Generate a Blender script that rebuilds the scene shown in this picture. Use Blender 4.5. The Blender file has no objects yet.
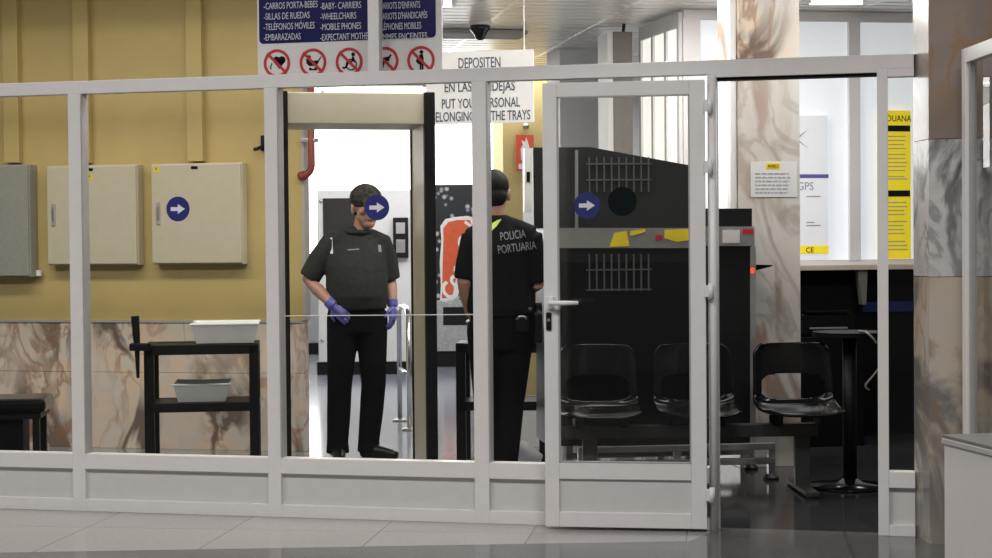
import bpy, bmesh, math, random
from math import sin, cos, pi, radians
from mathutils import Vector, Matrix, Euler
from mathutils.bvhtree import BVHTree

random.seed(7)
SC = bpy.context.scene
COL = SC.collection

# ------------------------------------------------------------------ camera
F, CX, CY = 1700.0, 496.0, 279.0
CAM = Vector((0.0, -7.9956, 1.36))
YAW, PITCH, ROLL = -0.2327, -0.0216, -0.0086
_w = Vector((sin(YAW) * cos(PITCH), cos(YAW) * cos(PITCH), sin(PITCH)))
_r0 = Vector((cos(YAW), -sin(YAW), 0.0))
_u0 = _r0.cross(_w)
_r = _r0 * cos(ROLL) + _u0 * sin(ROLL)
_u = _u0 * cos(ROLL) - _r0 * sin(ROLL)
cd = bpy.data.cameras.new('camera')
cam = bpy.data.objects.new('camera', cd)
COL.objects.link(cam)
m = Matrix.Identity(4)
for i in range(3):
    m[i][0], m[i][1], m[i][2], m[i][3] = _r[i], _u[i], -_w[i], CAM[i]
cam.matrix_world = m
cd.sensor_width = 36.0
cd.lens = F / 992.0 * 36.0
cd.clip_end = 200
SC.camera = cam

# ------------------------------------------------------------------ world, exposure, big lights
SC.view_settings.view_transform = 'Standard'
SC.view_settings.look = 'None'
SC.view_settings.gamma = 1.0
SC.view_settings.exposure = 0.0
SC.view_settings.use_curve_mapping = False
wd = bpy.data.worlds.new('world')
SC.world = wd
wd.use_nodes = True
wd.node_tree.nodes['Background'].inputs[0].default_value = (0.9, 0.93, 1.0, 1)
wd.node_tree.nodes['Background'].inputs[1].default_value = 0.09


def area(name, loc, sx, sy, power, col=(1, .97, .92), rot=(0, 0, 0)):
    l = bpy.data.lights.new(name, 'AREA')
    l.shape = 'RECTANGLE'
    l.size, l.size_y, l.energy, l.color = sx, sy, power, col
    o = bpy.data.objects.new(name, l)
    o.location = loc
    o.rotation_euler = rot
    COL.objects.link(o)
    return o


BA = 0.41            # the inner hall is turned against the glazed partition
for _x in (-6.0, -2.8, .3):
    area('lobby_ceiling_light', (_x, -3.9, 4.2), 1.5, .9, 125, (1, .96, .93))
area('control_ceiling_light', (-4.8, .55, 3.25), 3.4, .4, 66, (1, .95, .84))
area('gate_ceiling_light', (-2.1, .75, 2.88), 2.0, .5, 30, (1, .97, .92))
area('pillar_fill', (-1.35, 2.45, 2.9), 1.2, .4, 42, (1, .97, .94), (0, 0, BA))  # added fill, kept out of frame, brightens the grey pillar behind the scanner
area('hall_ceiling_light', (-4.2, 7.2, 2.88), 3.5, 2.5, 170, (.97, .98, 1.0), (0, 0, BA))
area('office_ceiling_light', (.30, 2.0, 2.88), 1.3, .4, 27, (.98, .99, 1.0), (0, 0, BA))


def fill_point(name, loc, power, r=.12, col=(1, .97, .93)):
    l = bpy.data.lights.new(name, 'POINT')
    l.energy, l.shadow_soft_size, l.color = power, r, col
    o = bpy.data.objects.new(name, l)
    o.location = loc
    COL.objects.link(o)


# added fill lights without fixtures, out of frame, to brighten the ceiling slats
fill_point('slat_fill', (-1.25, 1.4, 2.70), 26)
fill_point('slat_fill', (.5, 2.3, 2.83), 10)

# ------------------------------------------------------------------ pixel -> place
def ray(x, y):
    return _w + _r * ((x - CX) / F) - _u * ((y - CY) / F)


def atd(x, y, d):            # a point d metres in front of the camera
    return CAM + ray(x, y) * d


def at(x, y, Y=0.0):         # a point on the plane parallel to the partition
    k = ray(x, y)
    return CAM + k * ((Y - CAM.y) / k.y)


def flr(x, y):
    k = ray(x, y)
    return CAM + k * (-CAM.z / k.z)


def onz(x, y, z):
    k = ray(x, y)
    return CAM + k * ((z - CAM.z) / k.z)


# ------------------------------------------------------------------ materials
def newmat(name):
    mt = bpy.data.materials.new(name)
    mt.use_nodes = True
    nt = mt.node_tree
    return mt, nt, nt.nodes['Principled BSDF']


def mat(name, col, rough=.5, metal=0.0, var=.06, scale=18.0, emit=None, bump=0.0, coat=0.0, spec=None):
    mt, nt, b = newmat(name)
    N, L = nt.nodes, nt.links
    tc = N.new('ShaderNodeTexCoord')
    no = N.new('ShaderNodeTexNoise')
    no.inputs['Scale'].default_value = scale
    no.inputs['Detail'].default_value = 4
    L.new(tc.outputs['Object'], no.inputs['Vector'])
    rp = N.new('ShaderNodeValToRGB')
    a = [max(0, c * (1 - var)) for c in col]
    c2 = [min(1, c * (1 + var)) for c in col]
    rp.color_ramp.elements[0].position = .3
    rp.color_ramp.elements[1].position = .7
    rp.color_ramp.elements[0].color = (*a, 1)
    rp.color_ramp.elements[1].color = (*c2, 1)
    L.new(no.outputs['Fac'], rp.inputs['Fac'])
    L.new(rp.outputs['Color'], b.inputs['Base Color'])
    b.inputs['Roughness'].default_value = rough
    b.inputs['Metallic'].default_value = metal
    if spec is not None:
        b.inputs['Specular IOR Level'].default_value = spec
    if coat:
        b.inputs['Coat Weight'].default_value = coat
    if emit:
        b.inputs['Emission Color'].default_value = (*emit[0], 1)
        b.inputs['Emission Strength'].default_value = emit[1]
    if bump:
        bp = N.new('ShaderNodeBump')
        bp.inputs['Strength'].default_value = bump
        bp.inputs['Distance'].default_value = .01
        L.new(no.outputs['Fac'], bp.inputs['Height'])
        L.new(bp.outputs['Normal'], b.inputs['Normal'])
    return mt


def marble(name, stops, vein, vein2, rough=.18, scale=1.6, tile=None, rotz=0.0, warm=.5):
    mt, nt, b = newmat(name)
    N, L = nt.nodes, nt.links
    g = N.new('ShaderNodeNewGeometry')
    mp = N.new('ShaderNodeMapping')
    mp.inputs['Rotation'].default_value = (.5, .4, .6 + rotz)
    L.new(g.outputs['Position'], mp.inputs['Vector'])
    n1 = N.new('ShaderNodeTexNoise')
    n1.inputs['Scale'].default_value = scale
    n1.inputs['Detail'].default_value = 6
    n1.inputs['Distortion'].default_value = 1.2
    L.new(mp.outputs['Vector'], n1.inputs['Vector'])
    rp = N.new('ShaderNodeValToRGB')
    els = rp.color_ramp.elements
    els[0].position, els[0].color = stops[0][0], (*stops[0][1], 1)
    els[1].position, els[1].color = stops[-1][0], (*stops[-1][1], 1)
    for p, c in stops[1:-1]:
        e = els.new(p)
        e.color = (*c, 1)
    L.new(n1.outputs['Fac'], rp.inputs['Fac'])
    last = rp.outputs['Color']
    for k, (vc, sc, lo, hi, off) in enumerate(((vein, scale * 1.15, .016, .06, 3.1), (vein2, scale * 2.1, .008, .036, 9.7))):
        mv = N.new('ShaderNodeMapping')
        mv.inputs['Location'].default_value = (off, off * .7, off * 1.3)
        mv.inputs['Rotation'].default_value = (.3, .7 + .3 * k, .5)
        mv.inputs['Scale'].default_value = (1.0, 1.0, .55)
        L.new(g.outputs['Position'], mv.inputs['Vector'])
        n2 = N.new('ShaderNodeTexNoise')
        n2.inputs['Scale'].default_value = sc
        n2.inputs['Detail'].default_value = 7
        n2.inputs['Distortion'].default_value = .9
        L.new(mv.outputs['Vector'], n2.inputs['Vector'])
        s = N.new('ShaderNodeMath'); s.operation = 'SUBTRACT'
        s.inputs[1].default_value = .5
        L.new(n2.outputs['Fac'], s.inputs[0])
        ab = N.new('ShaderNodeMath'); ab.operation = 'ABSOLUTE'
        L.new(s.outputs[0], ab.inputs[0])
        mr = N.new('ShaderNodeMapRange')
        mr.inputs['From Min'].default_value = lo
        mr.inputs['From Max'].default_value = hi
        mr.inputs['To Min'].default_value = .85 if k == 0 else .6
        mr.inputs['To Max'].default_value = 0
        L.new(ab.outputs[0], mr.inputs['Value'])
        # veins come and go
        n3 = N.new('ShaderNodeTexNoise')
        n3.inputs['Scale'].default_value = scale * .9
        L.new(mv.outputs['Vector'], n3.inputs['Vector'])
        m3 = N.new('ShaderNodeMapRange')
        m3.inputs['From Min'].default_value = .42
        m3.inputs['From Max'].default_value = .56
        L.new(n3.outputs['Fac'], m3.inputs['Value'])
        mu = N.new('ShaderNodeMath'); mu.operation = 'MULTIPLY'
        L.new(mr.outputs['Result'], mu.inputs[0])
        L.new(m3.outputs['Result'], mu.inputs[1])
        mx = N.new('ShaderNodeMix'); mx.data_type = 'RGBA'
        L.new(mu.outputs[0], mx.inputs['Factor'])
        L.new(last, mx.inputs['A'])
        mx.inputs['B'].default_value = (*vc, 1)
        last = mx.outputs['Result']
    L.new(last, b.inputs['Base Color'])
    b.inputs['Roughness'].default_value = rough
    return mt


def tiles(name, c1, c2, joint, rough, size, rotz, loc=(0, 0, 0), spec=.5, rvar=.0):
    mt, nt, b = newmat(name)
    N, L = nt.nodes, nt.links
    g = N.new('ShaderNodeNewGeometry')
    mp = N.new('ShaderNodeMapping')
    mp.inputs['Rotation'].default_value = (0, 0, rotz)
    mp.inputs['Location'].default_value = loc
    L.new(g.outputs['Position'], mp.inputs['Vector'])
    br = N.new('ShaderNodeTexBrick')
    br.offset = 0.0
    br.inputs['Scale'].default_value = 1.0
    br.inputs['Brick Width'].default_value = size
    br.inputs['Row Height'].default_value = size
    br.inputs['Mortar Size'].default_value = .004
    br.inputs['Mortar Smooth'].default_value = .3
    br.inputs['Color1'].default_value = (*c1, 1)
    br.inputs['Color2'].default_value = (*c2, 1)
    br.inputs['Mortar'].default_value = (*joint, 1)
    L.new(mp.outputs['Vector'], br.inputs['Vector'])
    no = N.new('ShaderNodeTexNoise')
    no.inputs['Scale'].default_value = 60
    no.inputs['Detail'].default_value = 3
    L.new(g.outputs['Position'], no.inputs['Vector'])
    mr = N.new('ShaderNodeMapRange')
    mr.inputs['To Min'].default_value = .8
    mr.inputs['To Max'].default_value = 1.2
    L.new(no.outputs['Fac'], mr.inputs['Value'])
    mx = N.new('ShaderNodeMix'); mx.data_type = 'RGBA'; mx.blend_type = 'MULTIPLY'
    mx.inputs['Factor'].default_value = 1
    L.new(br.outputs['Color'], mx.inputs['A'])
    L.new(mr.outputs['Result'], mx.inputs['B'])
    L.new(mx.outputs['Result'], b.inputs['Base Color'])
    b.inputs['Roughness'].default_value = rough
    b.inputs['Specular IOR Level'].default_value = spec
    return mt


def glassmat(name, tint=(.975, .975, .965), ior=1.35):
    mt = bpy.data.materials.new(name)
    mt.use_nodes = True
    nt = mt.node_tree
    N, L = nt.nodes, nt.links
    N.clear()
    out = N.new('ShaderNodeOutputMaterial')
    mx = N.new('ShaderNodeMixShader')
    tr = N.new('ShaderNodeBsdfTransparent')
    tr.inputs['Color'].default_value = (*tint, 1)
    gl = N.new('ShaderNodeBsdfGlossy')
    gl.inputs['Roughness'].default_value = .01
    fr = N.new('ShaderNodeFresnel')
    fr.inputs['IOR'].default_value = ior
    ge = N.new('ShaderNodeNewGeometry')
    mu = N.new('ShaderNodeMath'); mu.operation = 'SUBTRACT'; mu.use_clamp = True
    L.new(fr.outputs[0], mu.inputs[0])
    L.new(ge.outputs['Backfacing'], mu.inputs[1])
    L.new(mu.outputs[0], mx.inputs['Fac'])
    L.new(tr.outputs[0], mx.inputs[1])
    L.new(gl.outputs[0], mx.inputs[2])
    L.new(mx.outputs[0], out.inputs['Surface'])
    return mt


M = {}
M['white_frame'] = mat('white painted aluminium', (.70, .685, .67), .38, 0, .02)
M['white_panel'] = mat('white laminate panel', (.58, .575, .56), .4, 0, .02)
M['glass'] = glassmat('clear glass', (.975, .975, .965), 1.45)
M['glass_soft'] = glassmat('anti-glare glass', (.96, .97, .96), 1.25)
M['yellow'] = mat('yellow painted plaster', (.50, .385, .155), .6, 0, .05, 3, bump=.05)
M['dado'] = marble('pink grey marble', [(.25, (.52, .37, .29)), (.40, (.72, .60, .50)), (.5, (.64, .58, .51)), (.6, (.72, .56, .42)), (.8, (.70, .62, .54))], (.085, .06, .045), (.28, .13, .06), .22, 1.9)
M['pillar_marble'] = marble('beige veined marble', [(.25, (.36, .27, .20)), (.45, (.47, .40, .33)), (.58, (.44, .42, .38)), (.8, (.42, .31, .20))], (.12, .115, .11), (.26, .15, .07), .25, 1.3, rotz=.4)
M['marble_brown'] = marble('brown grey marble', [(.25, (.20, .155, .13)), (.5, (.27, .22, .19)), (.62, (.30, .24, .19)), (.8, (.24, .18, .13))], (.42, .38, .34), (.30, .16, .06), .25, 1.5, rotz=.8)
M['marble_grey'] = marble('white marble with dark grey veins', [(.25, (.44, .42, .40)), (.45, (.56, .54, .52)), (.6, (.40, .39, .38)), (.8, (.52, .49, .46))], (.055, .055, .06), (.13, .125, .125), .25, 2.2, rotz=.3)
M['column_marble'] = marble('pale veined marble', [(.25, (.52, .46, .41)), (.5, (.60, .565, .52)), (.8, (.54, .48, .42))], (.30, .20, .14), (.36, .31, .26), .25, 1.2)
M['floor'] = tiles('polished dark granite tiles', (.028, .028, .030), (.034, .034, .036), (.015, .015, .015), .10, .6, -BA)
M['floor_hall'] = tiles('polished pale granite tiles', (.26, .275, .315), (.28, .295, .335), (.17, .175, .19), .14, .6, -BA)
M['floor_lobby'] = tiles('polished mid grey granite tiles', (.10, .094, .091), (.112, .105, .101), (.055, .052, .05), .12, .72, -.1, (.25, .1, 0))
M['floor_strip'] = tiles('pale floor strip', (.315, .295, .288), (.34, .318, .31), (.17, .16, .155), .22, .72, -.1, (.25, .1, 0))
M['slat'] = mat('white enamelled ceiling slats', (.88, .85, .82), .32, .45, .02)
M['joint'] = mat('bright metal ceiling joint', (.97, .97, .96), .3, .9, .01)
M['pillar_dark'] = mat('dark grey concrete', (.19, .175, .16), .7, 0, .08)
M['ceiling_white'] = mat('white ceiling plaster', (.6, .58, .55), .8, 0, .03)
M['cream_metal'] = mat('cream painted steel', (.53, .485, .37), .42, 0, .03)
M['grey_metal'] = mat('grey painted steel', (.29, .285, .255), .45, 0, .08, 60)
M['beige_plastic'] = mat('beige gate plastic', (.60, .55, .42), .45, 0, .03)
M['black_rubber'] = mat('black rubber edge', (.006, .006, .006), .6, 0, .1, spec=.2)
M['black_metal'] = mat('black powder coated steel', (.005, .005, .0055), .45, 0, .1, spec=.25)
M['black_gloss'] = mat('black glossy plastic', (.0035, .0035, .004), .16, 0, .1, spec=.28)
M['black_matte'] = mat('black board', (.003, .003, .0035), .5, 0, .2, spec=.12)
M['scanner_dark'] = mat('charcoal scanner shell', (.010, .0105, .011), .4, 0, .1, spec=.2)
M['scanner_lid'] = mat('dark grey scanner hood', (.019, .0195, .0205), .4, 0, .1, spec=.25)
M['silver'] = mat('brushed silver strip', (.30, .30, .295), .38, .5, .05, 40)
M['chrome'] = mat('polished steel', (.75, .76, .77), .16, 1.0, .03)
M['steel'] = mat('satin steel', (.42, .42, .42), .35, .8, .05)
M['bench_beam'] = mat('dark grey steel beam', (.045, .045, .046), .4, .2, .1, spec=.3)
M['sign_white'] = mat('white sign board', (.72, .71, .72), .5, 0, .01)
M['sign_blue'] = mat('navy blue sign film', (.003, .0045, .085), .4, 0, .05, spec=.2)
M['sticker_blue'] = mat('blue sticker film', (.015, .020, .17), .45, 0, .05)
M['sticker_white'] = mat('white sticker film', (.75, .76, .80), .5, 0, .02)
M['sticker_back'] = mat('dark sticker back', (.002, .006, .007), .6, 0, .05, spec=.1)
M['letter_white'] = mat('white lettering', (.62, .64, .72), .5, 0, .02)
M['letter_dark'] = mat('dark slate lettering', (.05, .06, .10), .5, 0, .05)
M['letter_grey'] = mat('pale grey vest print', (.22, .23, .24), .6, 0, .05)
M['red'] = mat('red sign film', (.50, .012, .03), .4, 0, .05)
M['ink'] = mat('black printing ink', (.006, .006, .007), .6, 0, .05, spec=.1)
M['faded_ink'] = mat('grey printed lines', (.33, .33, .36), .6, 0, .1)
M['tray_grey'] = mat('pale grey plastic', (.55, .57, .56), .35, 0, .03)
M['tray_white'] = mat('white translucent plastic', (.72, .73, .72), .35, 0, .03)
M['skin'] = mat('skin', (.42, .235, .165), .5, 0, .08, 30)
M['hair'] = mat('short black hair', (.007, .006, .006), .65, 0, .3, 120, bump=.3, spec=.2)
M['shirt'] = mat('charcoal polo cloth', (.030, .032, .031), .85, 0, .15, 40, bump=.15, spec=.15)
M['trousers'] = mat('black trouser cloth', (.004, .004, .0045), .85, 0, .2, 40, spec=.1)
M['vest'] = mat('black uniform cloth', (.0045, .005, .006), .8, 0, .2, 30, bump=.15, spec=.12)
M['cap'] = mat('dark camouflage cap cloth', (.045, .042, .038), .9, 0, .6, 45, spec=.1)
M['glove'] = mat('violet blue nitrile', (.13, .13, .42), .35, 0, .08, 40)
M['boot'] = mat('black leather', (.005, .005, .005), .35, 0, .1, spec=.25)
M['neon'] = mat('fluorescent yellow cloth', (.60, .72, .13), .6, 0, .05)
M['eye'] = mat('eye white and iris', (.25, .22, .2), .2, 0, .2, 90)
M['pipe_red'] = mat('red oxide painted pipe', (.25, .05, .03), .45, 0, .1)
M['pale_wall'] = mat('pale grey wall', (.62, .63, .64), .6, 0, .02)
M['grey_wall'] = mat('warm grey concrete', (.40, .38, .36), .7, 0, .06)
M['kiosk'] = mat('off white painted steel', (.60, .60, .60), .4, 0, .02)
M['dark_glass'] = mat('dark tinted pane', (.03, .03, .032), .12, 0, .1)
M['speckle'] = mat('speckled grey laminate', (.36, .36, .38), .5, 0, .3, 80)
M['vend_dark'] = mat('dark vending front', (.018, .02, .026), .2, 0, .4, 30)


def spotted(name, base, spot, scale):
    mt, nt, b = newmat(name)
    N, L = nt.nodes, nt.links
    tc = N.new('ShaderNodeTexCoord')
    vo = N.new('ShaderNodeTexVoronoi')
    vo.inputs['Scale'].default_value = scale
    L.new(tc.outputs['Object'], vo.inputs['Vector'])
    rp = N.new('ShaderNodeValToRGB')
    rp.color_ramp.elements[0].position, rp.color_ramp.elements[0].color = .16, (*spot, 1)
    rp.color_ramp.elements[1].position, rp.color_ramp.elements[1].color = .34, (*base, 1)
    L.new(vo.outputs['Distance'], rp.inputs['Fac'])
    L.new(rp.outputs['Color'], b.inputs['Base Color'])
    b.inputs['Roughness'].default_value = .25
    return mt


M['vend_drops'] = spotted('dark print with pale droplets', (.02, .023, .03), (.45, .48, .52), 11)
M['vend_red'] = mat('orange red print', (.62, .095, .035), .4, 0, .12, 12)
M['vend_white'] = mat('white print', (.75, .74, .74), .5, 0, .02)
M['fire_red'] = mat('red safety sign', (.60, .07, .03), .45, 0, .05)
M['yellow_paper'] = mat('yellow notice paper', (.80, .62, .02), .55, 0, .03)
M['yellow_lit'] = mat('yellow notice paper lit from behind', (.80, .64, .02), .55, 0, .03, emit=((1, .80, .02), .30))  # light from the pane behind put in as a weak glow
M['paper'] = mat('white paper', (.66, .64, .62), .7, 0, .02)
M['poster'] = mat('white poster paper lit from behind', (.72, .73, .75), .6, 0, .02, emit=((.95, .97, 1), .22))  # backlight through the sheet put in as emission
M['purple'] = mat('violet print', (.12, .11, .36), .5, 0, .05)
M['ledge'] = mat('beige ledge laminate', (.52, .42, .33), .5, 0, .05)
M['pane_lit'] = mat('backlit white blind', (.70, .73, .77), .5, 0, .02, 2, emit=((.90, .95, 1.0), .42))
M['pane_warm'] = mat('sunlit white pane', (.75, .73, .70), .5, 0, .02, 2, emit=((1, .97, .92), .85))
M['daylight'] = mat('bright daylight beyond glass', (.8, .8, .8), .5, 0, .01, 2, emit=((1, .995, .98), 5.5))
M['lamp'] = mat('lit fluorescent tube', (.9, .9, .9), .5, 0, .01, 2, emit=((1, .98, .95), 4.0))
M['led_red'] = mat('lit red indicator', (.5, .02, .01), .4, 0, .01, 2, emit=((1, .03, .01), 3.0))
M['counter_white'] = mat('off white counter laminate', (.56, .54, .52), .45, 0, .02)
M['counter_top'] = mat('dark grey worktop', (.13, .125, .115), .35, 0, .15, 60)
M['grey_trim'] = mat('grey edge trim', (.36, .35, .34), .4, 0, .05)
M['white_bag'] = mat('white plastic film', (.70, .71, .71), .4, 0, .03)
M['reflected_blue'] = mat('dark blue reflection', (.010, .014, .075), .3, 0, .1)  # colour of the bluish reflection on the dark office front
M['grid_reflection'] = mat('grey grid reflection', (.075, .078, .078), .5, 0, .05)  # for the reflected grid modelled on the scanner
M['bulb_dark'] = mat('smoked camera dome', (.008, .008, .008), .08, 0, .1)


# ------------------------------------------------------------------ mesh building
class MB:
    def __init__(s):
        s.bm = bmesh.new()

    def _add(s, verts, faces, mtx=None, mi=0):
        vs = [s.bm.verts.new((mtx @ Vector(v)) if mtx else v) for v in verts]
        out = []
        for f in faces:
            try:
                fc = s.bm.faces.new([vs[i] for i in f])
                fc.material_index = mi
                out.append(fc)
            except ValueError:
                pass
        return vs, out

    def box(s, c, d, bevel=0.0, rot=None, mi=0):
        x, y, z = d[0] / 2, d[1] / 2, d[2] / 2
        v = [(-x, -y, -z), (x, -y, -z), (x, y, -z), (-x, y, -z), (-x, -y, z), (x, -y, z), (x, y, z), (-x, y, z)]
        f = [(0, 3, 2, 1), (4, 5, 6, 7), (0, 1, 5, 4), (1, 2, 6, 5), (2, 3, 7, 6), (3, 0, 4, 7)]
        mt = Matrix.Translation(c)
        if rot is not None:
            mt = mt @ Euler(rot).to_matrix().to_4x4()
        vs, fs = s._add(v, f, mt, mi)
        if bevel > 0:
            es = {e for fc in fs for e in fc.edges}
            bmesh.ops.bevel(s.bm, geom=list(es), offset=bevel, segments=2, affect='EDGES', profile=.6)
        return s

    def span(s, lo, hi, bevel=0.0, mi=0):
        c = [(a + b) / 2 for a, b in zip(lo, hi)]
        return s.box(c, [abs(b - a) for a, b in zip(lo, hi)], bevel, None, mi)

    def prism(s, pts, z0, z1, mi=0):          # footprint polygon raised from z0 to z1
        n = len(pts)
        v = [(p[0], p[1], z0) for p in pts] + [(p[0], p[1], z1) for p in pts]
        f = [tuple(range(n - 1, -1, -1)), tuple(range(n, 2 * n))] + [(i, (i + 1) % n, n + (i + 1) % n, n + i) for i in range(n)]
        s._add(v, f, None, mi)
        return s

    def slab(s, pts, y0, y1, mi=0):           # outline in x,z given thickness y0..y1
        n = len(pts)
        v = [(p[0], y0, p[1]) for p in pts] + [(p[0], y1, p[1]) for p in pts]
        f = [tuple(range(n)), tuple(range(2 * n - 1, n - 1, -1))] + [((i + 1) % n, i, n + i, n + (i + 1) % n) for i in range(n)]
        s._add(v, f, None, mi)
        return s

    def tube(s, pts, rad, n=12, closed=False, mi=0):
        pts = [Vector(p) for p in pts]
        if not hasattr(rad, '__len__'):
            rad = [rad] * len(pts)
        k = len(pts)
        rings = []
        prev = None
        for i, p in enumerate(pts):
            if closed:
                t = pts[(i + 1) % k] - pts[i - 1]
            else:
                t = pts[min(i + 1, k - 1)] - pts[max(i - 1, 0)]
            t.normalize()
            if prev is None:
                a = Vector((0, 0, 1)) if abs(t.z) < .9 else Vector((0, 1, 0))
                nx = t.cross(a).normalized()
            else:
                nx = (prev - t * prev.dot(t)).normalized()
            prev = nx
            ny = t.cross(nx)
            r = rad[i]
            rx, ry = (r if hasattr(r, '__len__') else (r, r))
            rings.append([p + nx * (rx * cos(2 * pi * j / n)) + ny * (ry * sin(2 * pi * j / n)) for j in range(n)])
        v = [q for rg in rings for q in rg]
        f = []
        for i in range(k if closed else k - 1):
            a, b = i * n, ((i + 1) % k) * n
            for j in range(n):
                f.append((a + j, a + (j + 1) % n, b + (j + 1) % n, b + j))
        if not closed:
            f.append(tuple(range(n - 1, -1, -1)))
            f.append(tuple(range((k - 1) * n, k * n)))
        s._add(v, f, None, mi)
        return s

    def rings(s, rows, n=24, mi=0):           # horizontal ellipses: (cx, cy, z, rx, ry)
        v, f = [], []
        for (cx, cy, z, rx, ry) in rows:
            v += [(cx + rx * cos(2 * pi * j / n), cy + ry * sin(2 * pi * j / n), z) for j in range(n)]
        for i in range(len(rows) - 1):
            for j in range(n):
                f.append((i * n + j, i * n + (j + 1) % n, (i + 1) * n + (j + 1) % n, (i + 1) * n + j))
        f.append(tuple(range(n - 1, -1, -1)))
        f.append(tuple(range((len(rows) - 1) * n, len(rows) * n)))
        s._add(v, f, None, mi)
        return s

    def ell(s, c, r, rot=None, u=16, w=10, mi=0):
        mt = Matrix.Translation(c)
        if rot is not None:
            mt = mt @ Euler(rot).to_matrix().to_4x4()
        mt = mt @ Matrix.Diagonal((*r, 1))
        before = set(s.bm.faces)
        bmesh.ops.create_uvsphere(s.bm, u_segments=u, v_segments=w, radius=1, matrix=mt)
        for fc in s.bm.faces:
            if fc not in before:
                fc.material_index = mi
        return s

    def disc(s, c, r, y, t=.002, n=40, r_in=0.0, mi=0, a0=0, a1=2 * pi):   # upright disc or ring in the xz plane
        if r_in <= 0:
            pts = [(c[0] + r * cos(2 * pi * j / n), c[1] + r * sin(2 * pi * j / n)) for j in range(n)]
            return s.slab(pts, y - t, y, mi)
        for j in range(n):
            a, b = a0 + (a1 - a0) * j / n, a0 + (a1 - a0) * (j + 1) / n
            s.slab([(c[0] + r_in * cos(a), c[1] + r_in * sin(a)), (c[0] + r * cos(a), c[1] + r * sin(a)),
                    (c[0] + r * cos(b), c[1] + r * sin(b)), (c[0] + r_in * cos(b), c[1] + r_in * sin(b))], y - t, y, mi)
        return s

    def build(s, name, mats, parent=None, smooth=False, loc=None, rotz=None):
        me = bpy.data.meshes.new(name)
        bmesh.ops.recalc_face_normals(s.bm, faces=s.bm.faces)
        s.bm.to_mesh(me)
        s.bm.free()
        for q in (mats if isinstance(mats, (list, tuple)) else [mats]):
            me.materials.append(q)
        if smooth:
            for p in me.polygons:
                p.use_smooth = True
        o = bpy.data.objects.new(name, me)
        COL.objects.link(o)
        if parent is not None:
            o.parent = parent
        if loc is not None:
            o.location = loc
        if rotz is not None:
            o.rotation_euler.z = rotz
        return o


def tag(o, label, cat=None, group=None, kind=None):
    o['label'] = label
    if cat:
        o['category'] = cat
    if group:
        o['group'] = group
    if kind:
        o['kind'] = kind
    return o


def empty(name, loc, rotz=0.0, label=None, cat=None, group=None, kind=None):
    o = bpy.data.objects.new(name, None)
    o.empty_display_size = .1
    COL.objects.link(o)
    o.location = loc
    o.rotation_euler.z = rotz
    if label:
        tag(o, label, cat, group, kind)
    return o


def text_mesh(name, body, size, material, parent, loc, align='LEFT', width=1.0, rot=(pi / 2, 0, 0), extrude=.0008, bold=0.0, shear=0.0):
    cu = bpy.data.curves.new(name, 'FONT')
    cu.body = body
    cu.size = size
    cu.align_x = align
    cu.extrude = extrude
    cu.offset = bold
    cu.shear = shear
    cu.resolution_u = 3
    t = bpy.data.objects.new(name, cu)
    COL.objects.link(t)
    bpy.context.view_layer.update()
    dg = bpy.context.evaluated_depsgraph_get()
    me = bpy.data.meshes.new_from_object(t.evaluated_get(dg))
    bpy.data.objects.remove(t)
    me.materials.clear()
    me.materials.append(material)
    for v in me.vertices:
        v.co.x *= width
    o = bpy.data.objects.new(name, me)
    COL.objects.link(o)
    o.parent = parent
    o.location = loc
    o.rotation_euler = rot
    return o


def remeshed(mb, name, voxel, mats, parent, iters=6, smooth_f=.5):
    o = mb.build(name, mats, parent)
    md = o.modifiers.new('r', 'REMESH')
    md.mode = 'VOXEL'
    md.voxel_size = voxel
    sm = o.modifiers.new('s', 'SMOOTH')
    sm.iterations = iters
    sm.factor = smooth_f
    bpy.context.view_layer.update()
    dg = bpy.context.evaluated_depsgraph_get()
    me = bpy.data.meshes.new_from_object(o.evaluated_get(dg))
    o.modifiers.clear()
    old = o.data
    o.data = me
    bpy.data.meshes.remove(old)
    me.materials.clear()
    for q in (mats if isinstance(mats, (list, tuple)) else [mats]):
        me.materials.append(q)
    for p in me.polygons:
        p.use_smooth = True
        p.material_index = 0
    return o


# ================================================================== THE SETTING
# floors
fl = MB().prism([(-1.75, 1.0), (4, 1.0), (4, 6.2), (-2.9, 6.2)], -.12, 0).build('floor', M['floor'])
tag(fl, 'polished dark granite floor behind the glazed partition', 'floor', kind='structure')
o = MB().prism([(-14, 1.0), (-1.75, 1.0), (-2.9, 6.2), (4, 6.2), (4, 16), (-14, 16)], -.12, 0).build('floor', M['floor_hall'])
tag(o, 'pale shiny floor of the bright hall beyond the gate', 'floor', kind='structure')
bl, br_ = flr(0, 552), flr(992, 535)
dirv = (br_ - bl).normalized()
A0, A1 = bl - dirv * 5, flr(690, 541)
o = MB().prism([(A0.x, A0.y), (A1.x, A1.y), (A1.x + .1, 0.05), (A0.x, 0.05)], -.12, 0).build('floor', M['floor_strip'])  # floor beside the partition in a paler tone
tag(o, 'paler floor strip along the foot of the partition', 'floor', kind='structure')
o = MB().prism([(A0.x, .05), (A1.x + .1, .05), (4, .05), (4, 1.0), (-14, 1.0), (-14, .05)], -.12, 0).build('floor', M['floor'])
tag(o, 'dark granite floor just inside the partition', 'floor', kind='structure')
o = MB().prism([(-14, -10), (4, -10), (4, .05), (A1.x + .1, .05), (A1.x, A1.y), (A0.x, A0.y), (-14, A0.y)], -.12, 0).build('floor', M['floor_lobby'])
tag(o, 'dark polished lobby floor in front of the paler strip', 'floor', kind='structure')

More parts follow.
